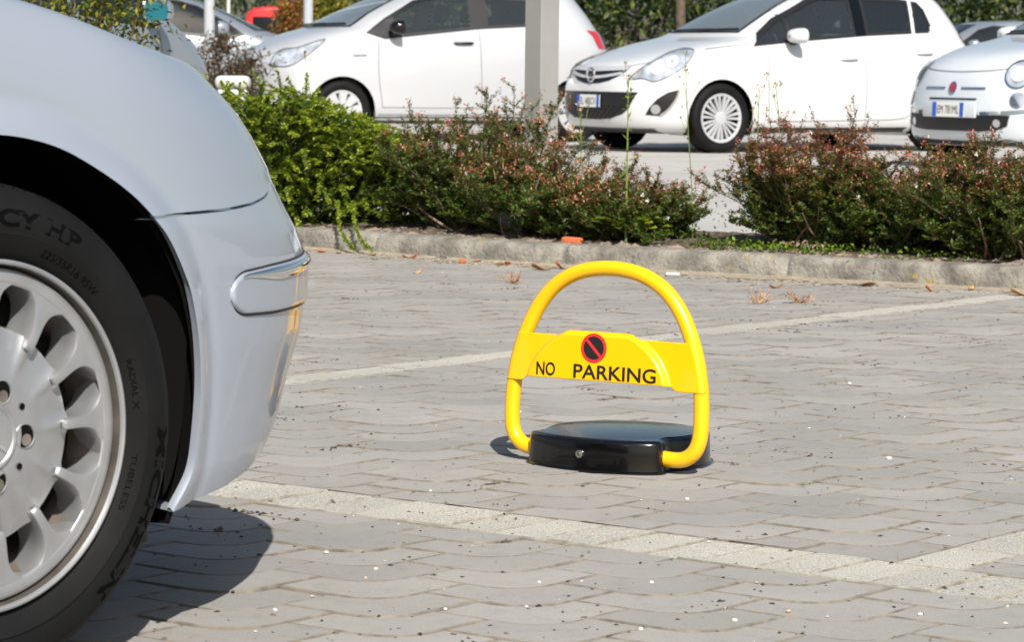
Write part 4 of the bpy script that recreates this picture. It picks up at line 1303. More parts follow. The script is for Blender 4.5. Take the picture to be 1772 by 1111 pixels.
c.wheel(0.83, 0.31, 0.845, 0.31, 0.216, 11, 'pair'); c.wheel(3.34, 0.31, 0.845, 0.31, 0.216, 11, 'pair')
c.interior(1.3, 3.6, 0.70, dash=(1.32, 1.0))
c.seats([(2.25, (-0.36, 0.36)), (3.05, (-0.38, 0.0, 0.38))])
wiper(c, (0, 0.40, 1.075), (0, -0.20, 1.085)); wiper(c, (0, -0.05, 1.075), (0, -0.50, 1.09))

# ================= silver white three-door hatchback
c = YARIS
window(c, [(1.00, 1.045), (1.19, .99), (2.12, 1.09), (2.12, 1.415), (1.80, 1.425), (1.55, 1.365), (1.22, 1.19)], M['glass'])
window(c, [(2.25, 1.10), (2.84, 1.135), (2.98, 1.25), (2.92, 1.395), (2.25, 1.42)], M['glass'])
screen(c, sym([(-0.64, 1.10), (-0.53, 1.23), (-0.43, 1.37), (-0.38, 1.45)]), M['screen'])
c.patch('rear_window', [(4, y, z) for y, z in sym([(-0.56, 1.12), (-0.50, 1.32), (-0.44, 1.40)])], (-1, 0, 0), M['grille'], 0.004)
c.finish()
c.patch('door_pillar', yside([(2.12, 1.09), (2.25, 1.10), (2.25, 1.42), (2.12, 1.415)]), (0, 1, 0), M['black'], 0.004, mirror=True)
c.patch('mirror_base', yside([(1.01, 1.042), (1.19, .99), (1.30, 1.00), (1.30, 1.20), (1.22, 1.17)]), (0, 1, 0), M['black'], 0.007, mirror=True)
for pts in ([(1.12, .985), (1.115, .65), (1.16, .335)], [(1.16, .335), (1.7, .33), (2.19, .333)], [(2.17, 1.09), (2.18, .76), (2.19, .333)]):
    c.line('door_gap', yside(pts), (0, 1, 0), 0.007, M['gap'], 0.002, mirror=True)
c.line('sill_gap', yside([(1.12, .265), (1.9, .262), (2.85, .27)]), (0, 1, 0), 0.008, M['gap'], 0.002, mirror=True)
c.line('bonnet_gap', [(0, y, z) for y, z in [(-.50, .885), (-.35, .82), (0, .795), (.35, .82), (.50, .885)]], FR, 0.008, M['gap'], 0.002)
HL = [(0.135, -0.502, 0.723), (0.185, -0.479, 0.812), (0.267, -0.489, 0.877), (0.377, -0.615, 0.895), (0.56, -0.679, 0.962), (0.617, -0.71, 0.97), (0.504, -0.741, 0.88), (0.371, -0.732, 0.783), (0.269, -0.683, 0.725), (0.183, -0.586, 0.716)]
c.patch('headlight', HL, DIAG, M['lamp'], 0.004, mirror=True)
disc(c, 'lamp_bowl', (0.27, -0.60, 0.80), 0.052, DIAG, M['lamp'], 0.010, mirror=True)
c.line('headlight_gap', HL+HL[:1], DIAG, 0.010, M['gap'], 0.008, mirror=True)
c.patch('headlight_lens', HL, DIAG, M['lens'], 0.020, mirror=True)
c.patch('sill_shade', yside([(1.08, .245), (2.88, .245), (2.88, .18), (1.08, .18)]), (0, 1, 0), M['grille'], 0.003, mirror=True)  # lower body painted black as the shade under the sill
c.patch('grille', [(0, y, z) for y, z in sym([(-0.30, 0.785), (-0.28, 0.72), (-0.20, 0.685)])], FR, M['grille'], 0.004)
disc(c, 'emblem', (0, 0, 0.80), 0.055, FR, M['chrome'], 0.012, rz=0.04, inner=0.035)
c.patch('lower_intake', [(0, y, z) for y, z in sym([(-0.55, 0.44), (-0.50, 0.30), (-0.35, 0.26)])], FR, M['grille'], 0.004)
c.patch('tail_lamp', yside([(3.34, 1.10), (3.40, 1.04), (3.46, .92), (3.72, .92), (3.68, 1.02), (3.55, 1.085)]), (0, 1, 0), M['tail'], 0.006, mirror=True)
sy = c.side_y(1.3, 1.05)
c.door_mirror((1.28, sy+0.10, 1.10), M['black_gloss'], (1.25, sy-0.02, 1.03), (0.13, 0.19, 0.14))
c.handle(2.00, .955, c.side_y(2.0, .955), M['black'])
c.wheel(0.75, 0.295, 0.825, 0.295, 0.20, 9, 'cover'); c.wheel(3.21, 0.295, 0.825, 0.295, 0.20, 9, 'cover')
c.interior(1.0, 3.4, 0.70, dash=(1.0, 1.03))
c.seats([(2.05, (-0.36, 0.36)), (2.85, (-0.36, 0.36))], top=1.2, z0=0.40)
wiper(c, (0, 0.45, 1.11), (0, -0.25, 1.12)); wiper(c, (0, 0.0, 1.11), (0, -0.55, 1.12))
p = c.side_y(0.95, .82)
MB().tube([(0.86, -p-0.001, .835), (0.99, -p-0.004, .842)], 0.012, 8).build('side_repeater', M['lamp'], c.root)

# ================= pale blue city car
c = FIAT
window(c, [(1.02, 1.0), (1.20, .985), (2.05, 1.03), (2.05, 1.36), (1.80, 1.375), (1.45, 1.24)], M['glass'])
window(c, [(2.17, 1.035), (2.70, 1.06), (2.62, 1.28), (2.40, 1.355), (2.17, 1.36)], M['glass_dark'])
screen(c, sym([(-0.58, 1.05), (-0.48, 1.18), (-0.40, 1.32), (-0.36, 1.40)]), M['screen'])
c.finish()
c.line('bonnet_gap', [(0, y, z) for y, z in [(-.62, .86), (-.50, .80), (-.38, .768), (0, .752), (.38, .768), (.50, .80), (.62, .86)]], FR, 0.009, M['gap'], 0.002)
for sgn in (-1, 1):
    disc(c, 'headlight', (0.15, sgn*0.575, 0.735), 0.105, (0.9, -sgn*0.42, 0), M['lamp'], 0.006)
    disc(c, 'headlight_ring', (0.15, sgn*0.575, 0.735), 0.108, (0.9, -sgn*0.42, 0), M['chrome'], 0.010, inner=0.096)
    disc(c, 'lamp_bowl', (0.15, sgn*0.575, 0.735), 0.055, (0.9, -sgn*0.42, 0), M['plate'], 0.014)
    disc(c, 'headlight_lens', (0.15, sgn*0.575, 0.735), 0.10, (0.9, -sgn*0.42, 0), M['lens'], 0.022)
    disc(c, 'front_lamp', (0.15, sgn*0.60, 0.545), 0.060, (0.9, -sgn*0.42, 0), M['lamp'], 0.006)
    disc(c, 'front_lamp_lens', (0.15, sgn*0.60, 0.545), 0.058, (0.9, -sgn*0.42, 0), M['lens'], 0.014)
    c.line('whisker_trim', [(0, sgn*y, 0.627) for y in (0.09, 0.2, 0.34)], FR, 0.016, M['chrome'], 0.007)
    c.line('bumper_chrome', [(0, sgn*0.30, 0.437), (0, sgn*0.42, 0.440), (0, sgn*0.55, 0.448), (0, sgn*0.68, 0.462)], FR, 0.026, M['chrome'], 0.008)
    disc(c, 'fog_lamp', (0, sgn*0.47, 0.365), 0.030, FR, M['chrome'], 0.010)
disc(c, 'emblem', (0, 0, 0.63), 0.045, FR, M['chrome'], 0.012)
disc(c, 'emblem_disc', (0, 0, 0.63), 0.036, FR, mat('emblem_red', (0.30, 0.03, 0.07), 0.3, coat=1), 0.015)
c.line('air_slot', [(0, y, 0.545) for y in (-0.27, -0.1, 0.1, 0.27)], FR, 0.013, M['grille'], 0.004)
c.patch('lower_intake', [(0, y, z) for y, z in sym([(-0.57, 0.425), (-0.55, 0.345), (-0.46, 0.312), (-0.30, 0.300)])], FR, M['grille'], 0.005)
hp = MB().box((-0.012, 0.0, 0.463), (0.022, 0.60, 0.122))
bevel(hp.build('plate_holder', M['ice_car'], c.root), 0.008)
c.plate((-0.026, 0.0, 0.463), (-1, 0, 0.03), 'EM 781ML')
c.patch('bumper_lip', [(0, y, z) for y, z in [(-0.62, 0.225), (-0.62, 0.178), (0.62, 0.178), (0.62, 0.225)]], FR, M['grille'], 0.006)
sy = c.side_y(1.35, 1.0)
c.door_mirror((1.33, sy+0.10, 1.06), M['ice_car'], (1.33, sy-0.02, 1.0), (0.13, 0.18, 0.13))
c.wheel(0.72, 0.29, 0.79, 0.29, 0.19, 8, 'spoke'); c.wheel(3.02, 0.29, 0.79, 0.29, 0.19, 8, 'spoke')
c.interior(1.15, 3.1, 0.62, dash=(1.12, 0.99))
c.seats([(2.05, (-0.34, 0.34))])
wiper(c, (0, 0.45, 1.06), (0, -0.10, 1.07)); wiper(c, (0, 0.0, 1.06), (0, -0.45, 1.07))
for sgn in (-1, 1):
    c.line('door_gap', [(x, sgn*-0.84, z) for x, z in [(1.15, .97), (1.10, .6), (1.16, .28)]], (0, sgn, 0), 0.007, M['gap'], 0.002)

# ================= further cars, half hidden
def simple_car(name, label, pos, head, bm_, wheels=True):
    c = Car(name, label, pos, head, YL, bm_, [(0.75, 0.295), (3.21, 0.295)], 0.335)
    window(c, [(1.02, 1.045), (1.19, 1.0), (2.12, 1.07), (2.12, 1.43), (1.80, 1.435), (1.55, 1.37), (1.22, 1.19)], M['glass_dark'])
    window(c, [(2.22, 1.075), (2.84, 1.10), (2.98, 1.25), (2.92, 1.40), (2.22, 1.43)], M['glass_dark'])
    screen(c, sym([(-0.64, 1.10), (-0.53, 1.23), (-0.43, 1.37), (-0.38, 1.45)]), M['glass_dark'])
    c.finish()
    for pts in ([(1.12, .985), (1.115, .65), (1.16, .335)], [(2.17, 1.09), (2.18, .76), (2.19, .333)]):
        c.line('door_gap', yside(pts), (0, 1, 0), 0.008, M['gap'], 0.002, mirror=True)
    c.line('crease_shade', yside([(0.55, .72), (1.3, .78), (2.3, .80), (3.3, .84)]), (0, 1, 0), 0.012, M['gap'], 0.001, mirror=True)  # shade of the crease drawn as a grey strip on smooth skin
    sy = c.side_y(1.3, 1.05)
    c.door_mirror((1.28, sy+0.12, 1.12), bm_, (1.25, sy-0.02, 1.03), (0.14, 0.22, 0.17))
    c.wheel(0.75, 0.295, 0.825, 0.295, 0.20, 7, 'cover'); c.wheel(3.21, 0.295, 0.825, 0.295, 0.20, 7, 'cover')
    c.interior(1.0, 3.4, 0.70, dash=(1.0, 1.03)); c.seats([(2.05, (-0.36, 0.36))], top=1.2, z0=0.40)
    c.patch('headlight', HL, DIAG, M['lamp'], 0.004, mirror=True)
    c.handle(2.00, .93, c.side_y(2.0, .93), bm_)
    return c
a_ = math.radians(66); f_ = np.array([math.cos(a_), math.sin(a_)]); r_ = np.array([math.sin(a_), -math.cos(a_)])
O = np.array([-2.45, 21.0])+f_*1.28-r_*0.94
c1 = simple_car('grey_silver_hatchback', 'grey silver car with a blue door mirror glass, behind the leafy privet', O, 66, M['grey_car'])
sy = c1.side_y(1.3, 1.05)
for sg in (-1, 1):
    a = np.linspace(0, 2*PI, 28, endpoint=False)
    mb = MB().add([(1.28+0.14*0.35+0.003, sg*(sy+0.12+0.095*np.sign(math.cos(t))*abs(math.cos(t))**0.75), 1.12+0.072*np.sign(math.sin(t))*abs(math.sin(t))**0.75) for t in a], [tuple(range(28))])
    mb.build('mirror_glass', M['mirror_blue'], c1.root)
simple_car('distant_silver_car', 'silver car seen side on behind the slim pole and brown shrub', (-2.15, 35.0), 8, M['grey_car'])
simple_car('distant_grey_car', 'grey car with dark windows, in the gap between the white and pale blue cars', (5.9, 49.3), 200, M['grey_car'])
# red van far off
rv = thing('red_van', 'red van half hidden behind a tree trunk in the far car park', 'van', (-4.10, 56.0, 0), 0)
prof = [(-0.95, 0.35), (-0.97, 0.9), (-0.93, 1.30), (-0.88, 1.60), (-0.76, 1.70), (-0.5, 1.73), (0.5, 1.73), (0.76, 1.70), (0.88, 1.60), (0.93, 1.30), (0.97, 0.9), (0.95, 0.35)]
vb = MB().prism(prof, 0, 4.2); vb.xform(Matrix(((1, 0, 0), (0, 0, 1), (0, 1, 0))))
bevel(vb.build('body', M['red_van'], rv), 0.06, 3, 50)
for sx in (-0.44, 0.44):
    bevel(MB().box((sx, -0.006, 1.36), (0.66, 0.03, 0.36)).build('rear_window', M['black_gloss'], rv), 0.03)
for sx in (-0.86, 0.86):
    bevel(MB().box((sx, -0.01, 0.95), (0.12, 0.04, 0.40)).build('tail_lamp', M['tail'], rv), 0.02)
bevel(MB().box((0, -0.03, 0.48), (1.86, 0.10, 0.22)).build('bumper', M['black'], rv), 0.03)
for sx in (-0.8, 0.8):
    for y in (0.8, 3.3):
        fixn(MB().lathe([(0.01, -0.1), (0.30, -0.1), (0.32, -0.07), (0.32, 0.07), (0.30, 0.1), (0.01, 0.1)], 32, 'x', (sx, y, 0.32)).build('wheel', M['rubber'], rv, smooth=40))
# ------------------------------------------------------------------ posts, poles, bollard
R45 = math.radians(-47)
po = thing('lamp_post', 'square grey beige metal post with a slot groove, in front of the two white hatchbacks', 'post', (0.124, 14.05, 0), R45)
s = 0.0585
pl_ = [(-s, -s), (s, -s), (s, s), (-s, s)]
# one face carries a groove, so its section has a notch
sec = [(-s, -s+0.008), (-s+0.008, -s), (s-0.004, -s), (s, -s+0.004), (s, s-0.004), (s-0.004, s), (-s+0.004, s), (-s, s-0.004), (-s, 0.004), (-s+0.012, 0.003), (-s+0.012, -0.003), (-s, -0.004)]
sh = MB().prism(sec, 0.0, 3.4)
fixn(sh.build('shaft', M['post'], po))
bevel(MB().box((0, 0, 0.007), (0.24, 0.24, 0.014)).build('base_plate', M['post'], po), 0.003)
bevel(MB().box((0, -0.25, 3.45), (0.16, 0.75, 0.09)).build('lamp_head', M['post'], po), 0.02)
def pole(name, label, cat, x, y, r, h, m, base=True):
    t = thing(name, label, cat, (x, y, 0))
    MB().tube([(0, 0, 0), (0, 0, h*0.5), (0, 0, h)], [r, r, r*0.9], 20).build('shaft', m, t, smooth=50)
    fixn(MB().lathe([(r*2.2, 0.0), (r*2.2, 0.02), (r*1.3, 0.03), (r*1.15, 0.16), (r, 0.17)], 20, 'z').build('foot', m, t, smooth=30))
    fixn(MB().lathe([(r*0.9, h), (r*1.15, h+0.005), (r*1.15, h+0.03), (0.001, h+0.05)], 20, 'z').build('cap', m, t, smooth=30))
    return t
pole('slim_pole', 'slim galvanised pole in front of the silver car far left', 'pole', -3.04, 30.0, 0.052, 4.0, M['pole'])
pole('slim_pole', 'pale pole just right of the tree trunk beside the red van', 'pole', -2.40, 35.0, 0.055, 4.5, M['pole'])
pole('slim_pole', 'thinnest white pole, far off left of the red van', 'pole', -4.75, 50.0, 0.030, 5.0, M['bollard'])
bo = thing('white_bollard', 'low white bollard behind the bright green shrub', 'bollard', (-1.42, 15.2, -0.07))
sx = MB().box((0, 0, 0.37), (0.155, 0.12, 0.70)); bevel(sx.build('shaft', M['bollard'], bo), 0.02, 3)
cp = MB().box((0, 0, 0.75), (0.175, 0.14, 0.07)); o = bevel(cp.build('cap', M['bollard'], bo), 0.028, 3)
bevel(MB().box((0.0, -0.062, 0.55), (0.10, 0.012, 0.16)).build('hatch', M['bollard'], bo), 0.004)
# ------------------------------------------------------------------ plants: stems and thousands of single leaves
nr = np.random.default_rng(5)
LM = {}
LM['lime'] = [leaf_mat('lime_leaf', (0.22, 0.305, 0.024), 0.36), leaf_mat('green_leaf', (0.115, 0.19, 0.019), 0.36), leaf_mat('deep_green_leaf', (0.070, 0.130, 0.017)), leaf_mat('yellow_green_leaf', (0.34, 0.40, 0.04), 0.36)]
LM['abelia'] = [leaf_mat('dark_shrub_leaf', (0.055, 0.105, 0.022)), leaf_mat('olive_shrub_leaf', (0.105, 0.120, 0.028)), leaf_mat('bronze_leaf', (0.19, 0.095, 0.042)), leaf_mat('red_bronze_leaf', (0.25, 0.085, 0.058)), leaf_mat('fresh_leaf', (0.12, 0.20, 0.030))]
LM['calyx'] = [leaf_mat('pink_calyx', (0.50, 0.19, 0.14)), leaf_mat('red_calyx', (0.40, 0.085, 0.065)), leaf_mat('cream_calyx', (0.62, 0.44, 0.24))]
LM['white'] = [leaf_mat('white_petal', (0.75, 0.74, 0.72))]
LM['pink'] = [leaf_mat('pink_petal', (0.62, 0.35, 0.45))]
LM['privet'] = [leaf_mat('privet_leaf', (0.17, 0.19, 0.022)), leaf_mat('privet_dark_leaf', (0.055, 0.085, 0.015)), leaf_mat('privet_yellow_leaf', (0.30, 0.27, 0.04))]
LM['brown'] = [leaf_mat('brown_leaf', (0.12, 0.065, 0.035)), leaf_mat('dull_leaf', (0.075, 0.065, 0.03))]
LM['tree'] = [leaf_mat('tree_leaf', (0.026, 0.050, 0.011)), leaf_mat('tree_dark_leaf', (0.012, 0.026, 0.007)), leaf_mat('tree_light_leaf', (0.105, 0.135, 0.022))]
LM['autumn'] = [leaf_mat('orange_leaf', (0.30, 0.11, 0.03)), leaf_mat('rust_leaf', (0.16, 0.06, 0.025)), leaf_mat('gold_leaf', (0.30, 0.22, 0.04))]

class Leaves:
    """collects folded diamond leaves: base, direction, length, width, material index"""
    def __init__(s): s.b = []; s.d = []; s.l = []; s.w = []; s.m = []; s.up = []
    def add(s, b, d, l, w, m, up=None):
        b = np.atleast_2d(b); n = len(b)
        s.b.append(b); s.d.append(np.broadcast_to(np.atleast_2d(d), (n, 3)))
        s.l.append(np.broadcast_to(l, n)); s.w.append(np.broadcast_to(w, n)); s.m.append(np.broadcast_to(m, n))
        s.up.append(np.broadcast_to(np.array([0, 0, 1.0]) if up is None else up, (n, 3)))
    def build(s, name, mats, parent, origin=(0, 0, 0)):
        b = np.concatenate(s.b)-np.array(origin); d = np.concatenate(s.d); l = np.concatenate(s.l)[:, None]; w = np.concatenate(s.w)[:, None]; m = np.concatenate(s.m); up = np.concatenate(s.up)
        d = d/(np.linalg.norm(d, axis=1)[:, None]+1e-9)
        side = np.cross(d, up+nr.normal(0, 0.35, up.shape)); side /= np.linalg.norm(side, axis=1)[:, None]+1e-9
        nn = np.cross(side, d)
        n = len(b)
        v = np.stack([b, b+d*l*0.45+side*w*0.5+nn*w*0.16, b+d*l+nn*(-0.10*l), b+d*l*0.45-side*w*0.5+nn*w*0.16], 1).reshape(-1, 3)
        i = np.arange(n)*4
        tris = np.stack([np.stack([i, i+1, i+2], 1), np.stack([i, i+2, i+3], 1)], 1).reshape(-1, 3)
        me = bpy.data.meshes.new(name)
        me.vertices.add(len(v)); me.vertices.foreach_set('co', v.ravel())
        me.loops.add(len(tris)*3); me.loops.foreach_set('vertex_index', tris.ravel().astype(np.int32))
        me.polygons.add(len(tris)); me.polygons.foreach_set('loop_start', np.arange(len(tris), dtype=np.int32)*3)
        me.polygons.foreach_set('loop_total', np.full(len(tris), 3, np.int32))
        o = link(name, me, parent, mats)
        me.polygons.foreach_set('material_index', np.repeat(m, 2).astype(np.int32))
        me.update(calc_edges=True)
        return o

def arch_stem(p0, az, lean, L_, droop, n=14, wob=0.05):
    """a stem that leaves at a lean and bows over"""
    p = np.array(p0, float); pts = [p.copy()]
    th = lean; a = az
    for i in range(n):
        d = np.array([math.cos(a)*math.sin(th), math.sin(a)*math.sin(th), math.cos(th)])
        p = p+d*L_/n; pts.append(p.copy())
        th += droop/n+nr.normal(0, wob); a += nr.normal(0, wob*1.5)
    return np.array(pts)

def green_shrub():
    base = np.array([-0.98, 13.32, KH])
    t = thing('green_shrub', 'bright green arching shrub spilling over the kerb beside the silver saloon', 'shrub', base)
    lv = Leaves(); st = MB()
    for k in range(1300):
        # stems start along the shrub's foot and arch outwards, layer above layer
        u = nr.uniform(-1, 1); vv = nr.uniform(-1, 1)
        p0 = base+np.array([0.52*u+0.04, 0.36*vv, nr.uniform(0.0, 0.50)*math.sqrt(max(0.05, 1-0.8*u*u))*(1 if u < 0.25 else 0.9)])
        az = math.atan2(vv*0.7-0.45+nr.normal(0, 0.5), u*1.0+0.25+nr.normal(0, 0.5))
        L_ = nr.uniform(0.16, 0.36)
        top = p0[2]-KH
        stem = arch_stem(p0, az, nr.uniform(0.25, 1.15), L_, nr.uniform(0.7, 1.6), 16, 0.05)
        # dome limit
        q = (stem-base-np.array([-0.03, 0, 0]))/np.array([0.72, 0.66, 0.66]); r2 = (q**2).sum(1)
        stem = stem[(r2 < 1.05) | (nr.random() < 0.10)]
        lim = KH+np.interp(stem[:, 0]-base[0], [-0.1, 0.22, 0.40, 0.7], [0.62, 0.51, 0.43, 0.33])
        stem = stem[(stem[:, 2] > 0.045) & (stem[:, 2] < lim)]
        if len(stem) < 6: continue
        st.tube(stem[::3] if len(stem) > 8 else stem, np.linspace(0.0032, 0.0012, len(stem[::3] if len(stem) > 8 else stem)), 4)
        fine = interp_cr(stem, 5); T = np.gradient(fine, axis=0); T /= np.linalg.norm(T, axis=1)[:, None]+1e-9
        # leaves in two flat ranks
        sd = np.cross(T, np.array([0, 0, 1.0])+nr.normal(0, 0.2, 3)); sd /= np.linalg.norm(sd, axis=1)[:, None]+1e-9
        n = len(fine); outer = np.clip(np.linalg.norm((fine-base)/np.array([0.7, 0.65, 0.7]), axis=1), 0, 1)
        for sg in (-1, 1):
            for rep in range(1):
                d = sd*sg*1.0+T*nr.uniform(0.3, 0.9)+nr.normal(0, 0.25, (n, 3))+np.array([0, 0, 0.15])
                tipness = np.linspace(0, 1, n)
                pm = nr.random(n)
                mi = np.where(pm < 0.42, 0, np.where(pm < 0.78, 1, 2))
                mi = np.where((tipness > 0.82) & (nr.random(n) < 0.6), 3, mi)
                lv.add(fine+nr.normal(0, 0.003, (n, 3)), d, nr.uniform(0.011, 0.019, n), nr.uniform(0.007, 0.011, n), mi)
    # dark inner leaves close the heart of the shrub
    m = 5200
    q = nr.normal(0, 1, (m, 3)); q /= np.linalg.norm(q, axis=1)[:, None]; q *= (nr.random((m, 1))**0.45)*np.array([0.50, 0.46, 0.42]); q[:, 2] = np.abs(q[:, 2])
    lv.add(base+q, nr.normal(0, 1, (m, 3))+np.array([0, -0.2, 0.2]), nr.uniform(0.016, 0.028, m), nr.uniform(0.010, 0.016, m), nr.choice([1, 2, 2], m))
    # long loose tips on top and trailing shoots over the kerb
    for k in range(26):
        p0 = base+np.array([nr.uniform(-0.55, 0.08), nr.uniform(-0.2, 0.3), nr.uniform(0.42, 0.53)])
        stem = arch_stem(p0, nr.uniform(0, 2*PI), nr.uniform(0.1, 0.8), nr.uniform(0.10, 0.20), nr.uniform(0.1, 0.7), 10, 0.06)
        fine = interp_cr(stem, 3); n = len(fine)
        st.tube(stem, 0.0014, 4)
        for rep in range(3):
            d = nr.normal(0, 1, (n, 3))+np.array([0, 0, 0.4])
            lv.add(fine, d, nr.uniform(0.012, 0.02, n), nr.uniform(0.008, 0.012, n), nr.choice([0, 3, 3, 1], n))
    for x, y in ((-0.73, 12.58), (-0.66, 12.53)):
        p0 = np.array([x-0.02, y+0.20, KH+0.11])
        stem = interp_cr([p0, p0+np.array([0.01, -0.11, 0.0]), (x, y-0.02, KH+0.04), (x+0.035, y-0.09, 0.055), (x+0.075, y-0.13, 0.02)], 14)
        st.tube(stem, 0.0015, 4)
        n = len(stem)
        for rep in range(5):
            lv.add(stem, nr.normal(0, 1, (n, 3)), nr.uniform(0.012, 0.02, n), nr.uniform(0.008, 0.012, n), nr.choice([0, 1, 3], n))
    st.xform(None, -base).build('stems', M['twig'], t)
    lv.build('leaves', LM['lime'], t, base)
green_shrub()

def flowering_shrub(x, d0, width, depth, h, label, red=0.5, sprays=70, flowers=14, seed=1, bare=0.5, extra=0.0):
    global nr
    nr = np.random.default_rng(seed)
    base = bed(x, d0)
    t = thing('flowering_shrub', label, 'shrub', base, 0, 'flowering shrubs in the bed behind the kerb')
    lv = Leaves(); st = MB(); cx = Leaves(); fl = Leaves(); cn = MB()
    ax = np.array([0.80, -0.59, 0]); ay = np.array([0.59, 0.80, 0])
    for k in range(sprays):
        u = nr.uniform(-1, 1); v = nr.uniform(-1, 1)
        foot = base+ax*(u*width*0.14)+ay*(v*depth*0.2)
        L_ = h*nr.uniform(0.60, 1.25)*(1-0.22*abs(u))
        az = math.atan2(0, 1)
        dirv = ax*u*1.1+ay*v*0.8
        az = math.atan2(dirv[1], dirv[0]); lean = min(1.25, 0.12+0.95*math.hypot(u*width/ (2*h), v*depth/(2*h)))
        stem = arch_stem(foot, az, lean, L_, nr.uniform(-0.5, 0.35), 14, 0.07)
        stem = stem[stem[:, 2] > 0.06]
        if len(stem) < 6: continue
        st.tube(stem, np.linspace(0.0042, 0.0012, len(stem)), 5)
        fine = interp_cr(stem, 3); n = len(fine)
        subs = []
        for j in range(4, n-2, 2):
            if nr.random() < 0.75:
                tt = j/n
                sl = nr.uniform(0.06, 0.17)*(1.15-0.6*tt)
                subs.append((tt, arch_stem(fine[j], nr.uniform(0, 2*PI), nr.uniform(0.5, 1.5), sl, nr.uniform(-0.6, 0.3), 7, 0.10)))
        subs.append((1.0, fine[-9:]))
        for tt, sb in subs:
            if tt < 1: st.tube(sb[::2], 0.0010, 3)
            f2 = interp_cr(sb, 3); m = len(f2)
            hgt = np.clip((f2[:, 2]-base[2])/(h*0.95), 0, 1.1)
            for rep in range(2):
                dd = nr.normal(0, 1, (m, 3)); dd[:, 2] = np.abs(dd[:, 2])*0.5+0.15
                p = nr.random(m); rr_ = red*0.85*hgt**2.0
                mi = np.where(p < rr_*0.62, 2, np.where(p < rr_, 3, np.where(p < rr_+0.42*(1-rr_), 0, np.where(p < rr_+0.72*(1-rr_), 1, 4))))
                sc = (1.2-0.45*hgt)
                lv.add(f2+nr.normal(0, 0.004, (m, 3)), dd, nr.uniform(0.013, 0.022, m)*sc, nr.uniform(0.0065, 0.010, m)*sc, mi)
            tip = f2[-1]
            if tip[2]-base[2] > h*0.58 and nr.random() < 0.38:
                m = int(nr.integers(6, 18))
                cx.add(tip+nr.normal(0, 0.011, (m, 3)), nr.normal(0, 1, (m, 3))+np.array([0, 0, 0.6]), nr.uniform(0.010, 0.017, m), nr.uniform(0.005, 0.008, m), nr.choice([0, 0, 1, 1, 2], m))
    # low inner leaves close to the ground
    m = int(900*width)
    q = base+ax*nr.uniform(-0.5, 0.5, (m, 1))*width*0.95+ay*nr.uniform(-0.35, 0.6, (m, 1))*depth+np.array([0, 0, 1])*(nr.random((m, 1))**1.2*h*0.6)
    lv.add(q, nr.normal(0, 1, (m, 3))+np.array([0, 0, 0.3]), nr.uniform(0.014, 0.024, m), nr.uniform(0.008, 0.012, m), nr.choice([0, 0, 1, 4], m))
    # bare woody canes at the foot
    for k in range(int(9*bare)):
        az = nr.uniform(PI, 2*PI); foot = base+ax*nr.normal(0, 0.07)-ay*nr.uniform(0.0, 0.12)
        c_ = arch_stem(foot, az, nr.uniform(0.3, 1.1), nr.uniform(0.18, 0.36), nr.uniform(-0.2, 0.3), 8, 0.08)
        cn.tube(c_, np.linspace(0.0065, 0.002, len(c_)), 6)
    for k in range(flowers):
        u = nr.uniform(-0.5, 0.5); zz = nr.uniform(0.45, 1.0)
        c_ = base+ax*u*width*0.9-ay*nr.uniform(-0.2, 0.35)*depth+np.array([0, 0, h*zz*(1-0.5*abs(u))])
        dirs = np.array([[math.cos(a_), math.sin(a_)*0.4, math.sin(a_)] for a_ in np.linspace(0, 2*PI, 6)[:-1]])+np.array([0, -0.5, 0.2])
        fl.add(np.repeat(c_[None], 5, 0), dirs, 0.012, 0.0085, 0)
    st.xform(None, -base).build('stems', M['twig'], t)
    if cn.v: cn.xform(None, -base).build('bare_canes', M['cane'], t)
    lv.build('leaves', LM['abelia'], t, base)
    if cx.b: cx.build('flower_heads', LM['calyx'], t, base)
    if fl.b: fl.build('flowers', LM['white'], t, base)
    return t
flowering_shrub(-0.50, 0.52, 0.88, 0.55, 0.54, 'dark green flowering shrub directly right of the bright green shrub', 0.28, 85, 14, 21, 0.4)
flowering_shrub(-0.15, 0.44, 0.72, 0.5, 0.38, 'russet topped flowering shrub in front of the lamp post', 0.50, 85, 10, 22, 0.9)
flowering_shrub(0.24, 0.42, 0.60, 0.5, 0.285, 'low shrub with pink heads behind the barrier hoop, left of the bare gap', 0.50, 60, 12, 23, 0.3)
flowering_shrub(0.94, 0.46, 0.80, 0.55, 0.47, 'reddest shrub with bare canes at its foot, right of the bare gap', 1.05, 120, 10, 24, 1.0)
flowering_shrub(1.25, 0.50, 0.60, 0.5, 0.38, 'greenish shrub in the middle of the right hand group', 0.40, 70, 8, 26, 0.2)
flowering_shrub(1.62, 0.42, 0.84, 0.5, 0.45, 'shrub at the right edge with pale canes over the kerb', 0.6, 100, 14, 25, 1.2)
nr = np.random.default_rng(77)

